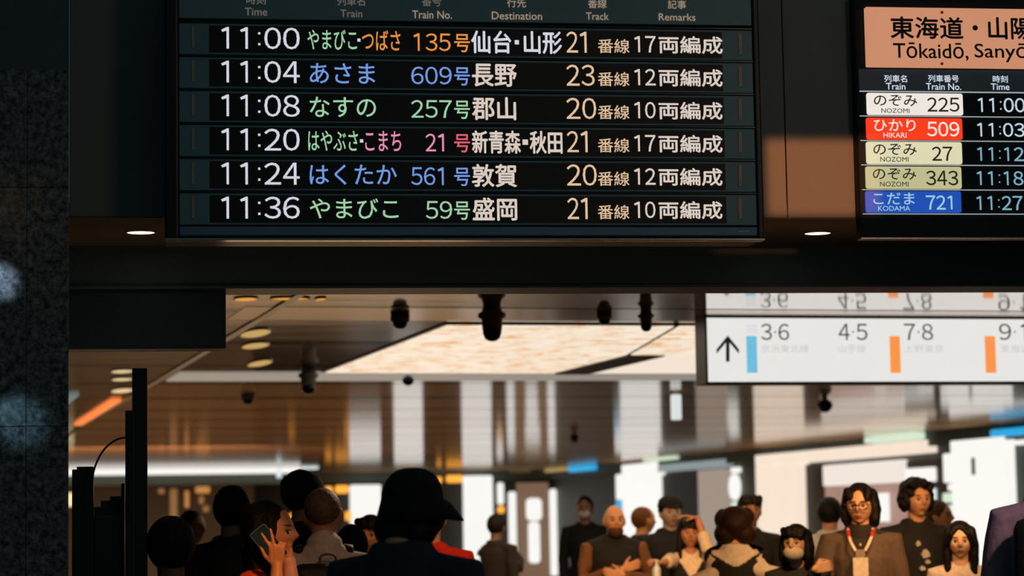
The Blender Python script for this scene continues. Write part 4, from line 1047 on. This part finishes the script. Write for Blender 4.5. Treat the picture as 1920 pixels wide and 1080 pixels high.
# ---- dark figures on the left
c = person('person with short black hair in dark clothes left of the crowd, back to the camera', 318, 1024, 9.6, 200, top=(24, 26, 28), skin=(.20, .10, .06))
hair(c, (7, 7, 7), [((0, .012, .006), (.056, .064, .064))])
c = person('tall person in black with black hair behind the woman with the phone', 437, 957, 13.2, 170, top=(18, 20, 22), skin=(.25, .12, .06))
hair(c, (6, 6, 6), [((0, .012, .010), (.054, .062, .063))])
c = person('person with a loose dark bun behind the old man\'s head, face turned away right', 575, 930, 13.4, 125, top=(20, 22, 24), skin=(.62, .28, .12))
hair(c, (16, 14, 13), [((0, .020, .014), (.053, .058, .060)), ((0, .05, .03), (.03, .03, .03))])
c = person('person in a black hooded coat right beside the old man, back to the camera', 658, 1022, 12.9, 195, top=(26, 28, 30), skin=(.2, .1, .06), H=None)
hair(c, (20, 21, 22), [((0, .012, .0), (.052, .060, .064)), ((0, .03, -.06), (.06, .046, .05))], name='hood', m=mat('hood_cloth', (26, 28, 30), .9, bump=.3, scale=40))
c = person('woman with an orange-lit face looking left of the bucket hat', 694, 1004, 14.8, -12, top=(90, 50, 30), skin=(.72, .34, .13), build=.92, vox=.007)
hair(c, (22, 17, 14), [CAP, ((0, .02, -.03), (.048, .045, .05))], FRINGE + curtain(.10, .011))
c = person('distant person with an orange face and white collar among the left crowd', 362, 990, 18.0, 55, top=(170, 160, 150), skin=(.62, .28, .13))
hair(c, (24, 18, 15))
c = person('person in a bright red jacket, head hidden behind the bucket hat', 806, 974, 14.0, 185, top=(226, 52, 30), skin=(.62, .34, .2), build=1.0)
hair(c, (18, 16, 15))
c = person('dark-clothed person standing in front of the tall white column', 932, 988, 24, 150, top=(58, 46, 38), skin=(.34, .18, .11), build=.95, arms={'L': ((-.30, .0, 1.16), (-.10, -.16, 1.30))})
hair(c, (40, 28, 22))
c = person('tall person in black wearing a white face mask before the dark far corner', 1096, 954, 27, -5, top=(14, 16, 17), skin=(.3, .16, .1))
hair(c, (10, 10, 10))
bm = BM(); ball(bm, (0, -.036, -.028), (.034, .026, .026), seg=20); onhead(c, 'mask', bm, mat('white_mask', (210, 204, 200), .8))

# ---- the bearded man with crossed arms and his neighbours
c = person('balding bearded man with arms crossed in a dark vest over a brown shirt', 1152, 976, 19.5, 8, top=(126, 84, 50), skin=(.80, .40, .19), vox=.007, build=1.15,
           arms={'R': ((-.27, -.02, 1.12), (.02, -.25, 1.22)), 'L': ((.28, -.02, 1.12), (.0, -.28, 1.17))},
           hands={'R': (V((1, 0, .3)), V((0, 1, 0)), V((0, 0, 1))), 'L': (V((-1, 0, .2)), V((0, 1, 0)), V((0, 0, 1)))})
shirt(c, (26, 24, 22), None, 'vest', .014)
hair(c, (92, 54, 32), [((0, -.022, -.048), (.036, .036, .030)), ((0, .02, .0), (.048, .048, .04))], name='beard', noise_amt=.002)
c = person('person with an orange-lit head turned away in front of the white panel', 1208, 976, 21.5, 120, top=(34, 28, 22), skin=(.62, .30, .12), build=1.1)
hair(c, (120, 70, 30), [((0, .014, .012), (.049, .057, .056))], noise_amt=.001)
c = person('tall man in a black jacket and dark cap right of the white panel', 1257, 961, 20, 12, top=(18, 21, 22), skin=(.52, .36, .28), build=1.12)
hair(c, (14, 13, 12))
bm = BM(); lathe(bm, [(0, .076), (.03, .072), (.05, .056), (.056, .034), (.057, .022), (.050, .022)], 32)
onhead(c, 'cap', bm, mat('black_cap', (12, 12, 12), .85))
bm = BM(); tube(bm, [V((-.02, -.05, .026)), V((0, -.075, .022)), V((.02, -.05, .026))], [(.012, .004)] * 3, 12); onhead(c, 'cap_peak', bm, mat('black_cap', (12, 12, 12), .85))
lw = P(1294, 1000, 18.6); Hq = lw.z / .925
iv = Matrix.Translation((lw.x, lw.y, 0)).inverted()
e1 = iv @ P(1326, 1028, 18.45); w1 = iv @ P(1308, 972, 18.5); e2 = iv @ P(1258, 1052, 18.5); w2 = iv @ P(1240, 1056, 18.35)
c = person('woman in a black vest over a white blouse with one hand raised to her head', 1294, 1000, 18.6, 0, top=(222, 206, 184), skin=(.52, .24, .13), vox=.0065, build=.9, sleeve='rolled',
           arms={'L': (e1, w1), 'R': (e2, w2)}, hands={'L': (V((-1, 0, .25)), V((0, 0, -1)), V((0, -1, 0)), dict(curl=(.35, .35, .4, .4))), 'R': (V((-.5, -.4, .2)), V((0, 0, -1)), V((1, -.6, 0)), dict(curl=(.7, .7, .8, .8)))})
shirt(c, (18, 19, 20), None, 'vest', .014, cut=lambda p, h=c['H']: p.y < .02 and abs(p.x) < (p.z - .705 * h) * .62)
hair(c, (20, 15, 13), [CAP, ((0, .02, -.03), (.05, .046, .055))], FRINGE + curtain(.13, .012))
ct = thing('bottle', 'pale drink bottle held by the woman with the raised hand', 'bottle', P(1231, 1066, 18.25), 0)
bm = BM(); lathe(bm, [(0, -.16), (.03, -.16), (.032, -.15), (.032, .0), (.012, .03), (.012, .05), (0, .05)], 20); obj('flask', bm, mat('pale_bottle', (196, 214, 220), .2), ct, True)
bm = BM(); lathe(bm, [(0, .05), (.014, .05), (.014, .066), (0, .066)], 16); obj('lid', bm, mat('white_lid', (220, 220, 220), .4), ct)
c = person('woman with full brown wavy hair in a black vest over white blouse, back to camera', 1377, 984, 16.2, 176, top=(226, 210, 188), skin=(.6, .32, .2), build=1.0,
           arms={'R': ((.33, .10, 1.16), (.30, -.05, .92)), 'L': ((-.36, .10, 1.20), (-.44, -.02, .98))})
shirt(c, (22, 20, 18), None, 'vest', .014, cut=lambda p, h=c['H']: p.z > .765 * h and abs(p.x) < (p.z - .755 * h) * 1.6 and p.y > .03)
hair(c, (44, 24, 15), [((0, .014, .004), (.068, .068, .066)), ((-.034, .02, -.034), (.045, .05, .044)), ((.034, .02, -.034), (.045, .05, .044)), ((-.045, .0, .03), (.03, .03, .036)), ((.045, -.0, .02), (.03, .035, .042))], noise_amt=.006, noise_sc=12)
c = person('dark-haired person hidden behind the brown wavy hair', 1406, 957, 19, 10, top=(16, 18, 20), skin=(.4, .2, .1), build=1.0)
hair(c, (20, 15, 12), None, FRINGE)

# ---- the group in front of the warm portal
mh = P(1492, 1019, 14.8); iv = Matrix.Translation((mh.x, mh.y, 0)).inverted() ; iv = (Matrix.Translation((mh.x, mh.y, 0)) @ Matrix.Rotation(math.radians(-18), 4, 'Z')).inverted(); r3 = iv.to_3x3()
c = person('woman with chin-length black hair wearing a pale face mask, one fist raised', 1492, 1019, 14.8, -18, top=(40, 44, 42), skin=(.74, .42, .24), vox=.006, build=.92, tilt=(0, 0, -6),
           arms={'L': (iv @ P(1520, 1125, 14.8), iv @ P(1528, 1068, 14.5))}, hands={'L': (r3 @ V((1, -.1, .25)), r3 @ V((0, 1, -.2)), r3 @ V((-.2, -.2, 1)), dict(curl=(1.2, 1.25, 1.3, 1.3), thumb=.8))})
hair(c, (16, 13, 12), [CAP, ((0, .024, -.03), (.050, .044, .050))], FRINGE + curtain(.085, .014))
bm = BM(); vs = ball(bm, (0, -.030, -.036), (.0385, .037, .033), seg=28)
onhead(c, 'mask', bm, mat('pale_mask', (222, 206, 184), .8))
cg = P(1612, 947, 16.4); iv = Matrix.Translation((cg.x, cg.y, 0)).inverted()
fist = P(1549, 1062, 15.95)
c = person('smiling man with glasses in a brown jacket wearing a white lanyard and badge', 1612, 947, 15.6, -10, top=(40, 34, 29), sleeve=None, grow=.005, skin=(.80, .42, .22), vox=.0055, build=1.0, tilt=(4, 0, -6),
           arms={'R': (V((-.29, -.02, 1.13)), None)})
hair(c, (20, 16, 14), [((0, .012, .016), (.0535, .059, .061)), ((0, .03, -.04), (.046, .036, .045))], [FRINGE[0], FRINGE[3]] + curtain(.062, .016, -.004), .003)
bm = BM()
for sx in (-1, 1):
    for i in range(24):
        a = 2 * math.pi * i / 24
    ring = [V((sx * .0195 + .0155 * math.copysign(abs(math.cos(2 * math.pi * i / 24)) ** .7, math.cos(2 * math.pi * i / 24)), -.0635, .0005 + .0115 * math.copysign(abs(math.sin(2 * math.pi * i / 24)) ** .7, math.sin(2 * math.pi * i / 24)))) for i in range(25)]
    tube(bm, ring, [.0017] * 25, 6, 1)
    tube(bm, [V((sx * .035, -.0625, .004)), V((sx * .046, -.045, .005)), V((sx * .0475, .004, .004))], [.0016] * 3, 6, 1)
tube(bm, [V((-.0045, -.064, .003)), V((0, -.066, .004)), V((.0045, -.064, .003))], [.0015] * 3, 6, 1)
onhead(c, 'glasses', bm, mat('black_frames', (16, 14, 13), .35))
h = c['H']
shirt(c, (92, 76, 62), 'long', 'jacket', .013, cut=lambda p: p.y < .0 and abs(p.x) < .022 + .05 * max(0, p.z / h - .72) / .1, vox=.009)
bm = BM(); tube(bm, [V((0, .022 * h, .815 * h)), V((0, .016 * h, .848 * h))], [(.054 * h, .052 * h), (.046 * h, .045 * h)], 20, 1); finish('collar', bm, mat('cloth_40_34_29', (40, 34, 29), .85, bump=.25, scale=40), c['root'], .008)
bm = BM()
for sx, b in ((-1, 0), (1, 0)):
    pts = catmull([V((sx * .058, .075, .845 * h)), V((sx * .078, .0, .842 * h)), V((sx * .074, -.075, .818 * h)), V((sx * .055, -.138, .79 * h)), V((sx * .030, -.158, .764 * h))], 6)
    bm = BM(); tube(bm, pts, [(.010, .003)] * len(pts), 8, 1); lan = obj('lanyard', bm, mat('white_ribbon', (226, 212, 196), .7), c['root'], True)
    bm = BM(); q = pts[8:14]; tube(bm, [p + V((0, -.003, .002)) for p in q], [(.0125, .004)] * len(q), 8, 1); obj('red_tag', bm, mat('red_ribbon', (190, 44, 34), .7), lan, True)
bg = obj('badge', rbox(BM(), -.048, .048, -.170, -.158, .672 * h, .740 * h, .008), mat('white_badge', (220, 206, 192), .5), c['root'])
bm = BM(); rbox(bm, -.030, .030, -.168, -.158, .740 * h, .768 * h, .014); obj('badge_holder', bm, mat('clear_grey_holder', (150, 130, 116), .4), bg)
bm = BM(); lathe(bm, [(0, 0), (.008, 0), (.008, .003), (0, .004)], 12)
bmesh.ops.rotate(bm, verts=bm.verts, cent=(0, 0, 0), matrix=Matrix.Rotation(math.radians(90), 3, 'X')); bmesh.ops.translate(bm, verts=bm.verts, vec=(.0, -.118, .785 * h)); obj('button', bm, mat('pale_button', (200, 180, 160), .4), c['root'])
c = person('man in a pale shirt seen from behind between the masked woman and the glasses man', 1556, 962, 19, 165, top=(190, 200, 198), skin=(.5, .27, .17))
hair(c, (18, 18, 18), [((0, .014, .010), (.053, .060, .060))])
c = person('young man with curly black hair in a black printed T-shirt', 1720, 937, 17.4, 10, top=(22, 23, 24), skin=(.74, .38, .20), vox=.006, build=1.08, sleeve='half', tilt=(0, 0, 6))
hair(c, (22, 17, 15), [((0, .016, .024), (.064, .062, .060)), ((-.045, .012, -.002), (.026, .04, .042)), ((.045, .012, -.002), (.026, .04, .042)), ((-.03, -.022, .055), (.022, .024, .020)), ((.012, -.024, .058), (.024, .024, .020)), ((.038, -.016, .046), (.02, .024, .022))], (), .012, 26)
h = c['H']; pr = mat('white_print', (196, 190, 180), .8)
for x, z, w, hh in ((-.04, .755, .017, .019), (.005, .715, .030, .030), (.02, .685, .018, .014), (-.02, .66, .020, .016)):
    bm = BM(); n_ = 14
    vs = [bm.verts.new((x + w * (1 + .25 * math.sin(3 * k)) * math.cos(2 * math.pi * k / n_), -.128 + (.02 if z > .74 else .0), z * h + hh * (1 + .2 * math.sin(5 * k)) * math.sin(2 * math.pi * k / n_))) for k in range(n_)]
    f = bm.faces.new(vs); r = bmesh.ops.extrude_face_region(bm, geom=[f]); bmesh.ops.translate(bm, verts=[e for e in r['geom'] if isinstance(e, bmesh.types.BMVert)], vec=(0, .03, 0)); obj('shirt_print', bm, pr, c['root'])
c = person('person mostly hidden behind the curly-haired man with a raised hand', 1762, 968, 19.5, 60, top=(150, 140, 140), skin=(.66, .33, .17))
hair(c, (90, 60, 36))
c = person('young woman with long straight black hair in a white top at the right', 1800, 1014, 14.8, -6, top=(220, 204, 190), skin=(.82, .48, .29), vox=.006, build=.9, tilt=(3, 0, -4))
hair(c, (14, 11, 11), [((0, .012, .014), (.053, .060, .062)), ((0, .03, -.04), (.050, .036, .05))], curtain(.21, .016, -.012) + [([(-.006, -.032, .056), (-.034, -.046, .028), (-.046, -.030, -.01)], [.010, .010, .010]), ([(.004, -.032, .056), (.030, -.046, .030), (.044, -.032, -.01)], [.009, .009, .009])], .002)
# ---- the shoulder at the right edge
c = person('person in a violet-grey shirt with a black bag strap cut off by the right edge', 1984, 900, 10.0, 160, top=(150, 126, 148), skin=(.5, .28, .18), build=1.02, H=1.97, drop=True)
hair(c, (16, 14, 14))
bg = thing('shoulder_bag', 'black bag on the back of the violet-grey shirt at the right edge', 'bag', c['root'].location, c['root'].rotation_euler.z); h = c['H']
bm = BM(); box(bm, -.16, .16, .14, .28, .50 * h, .80 * h, .05); bmesh.ops.subdivide_edges(bm, edges=bm.edges, cuts=2)
finish('bag_body', bm, mat('black_nylon', (20, 21, 23), .6, bump=.3, scale=60), bg, .012, 4)
for sx in (-1, 1):
    bm = BM(); pts = [V((sx * .09, .15, .74 * h)), V((sx * .10, .10, .80 * h)), V((sx * .105, .03, .845 * h)), V((sx * .11, -.06, .80 * h)), V((sx * .12, -.11, .70 * h)), V((sx * .15, -.03, .56 * h)), V((sx * .15, .15, .54 * h))]
    tube(bm, catmull(pts, 6), [(.034, .007)] * 37, 12, 1); obj('strap', bm, mat('black_nylon', (20, 21, 23), .6, bump=.3, scale=60), bg, True)
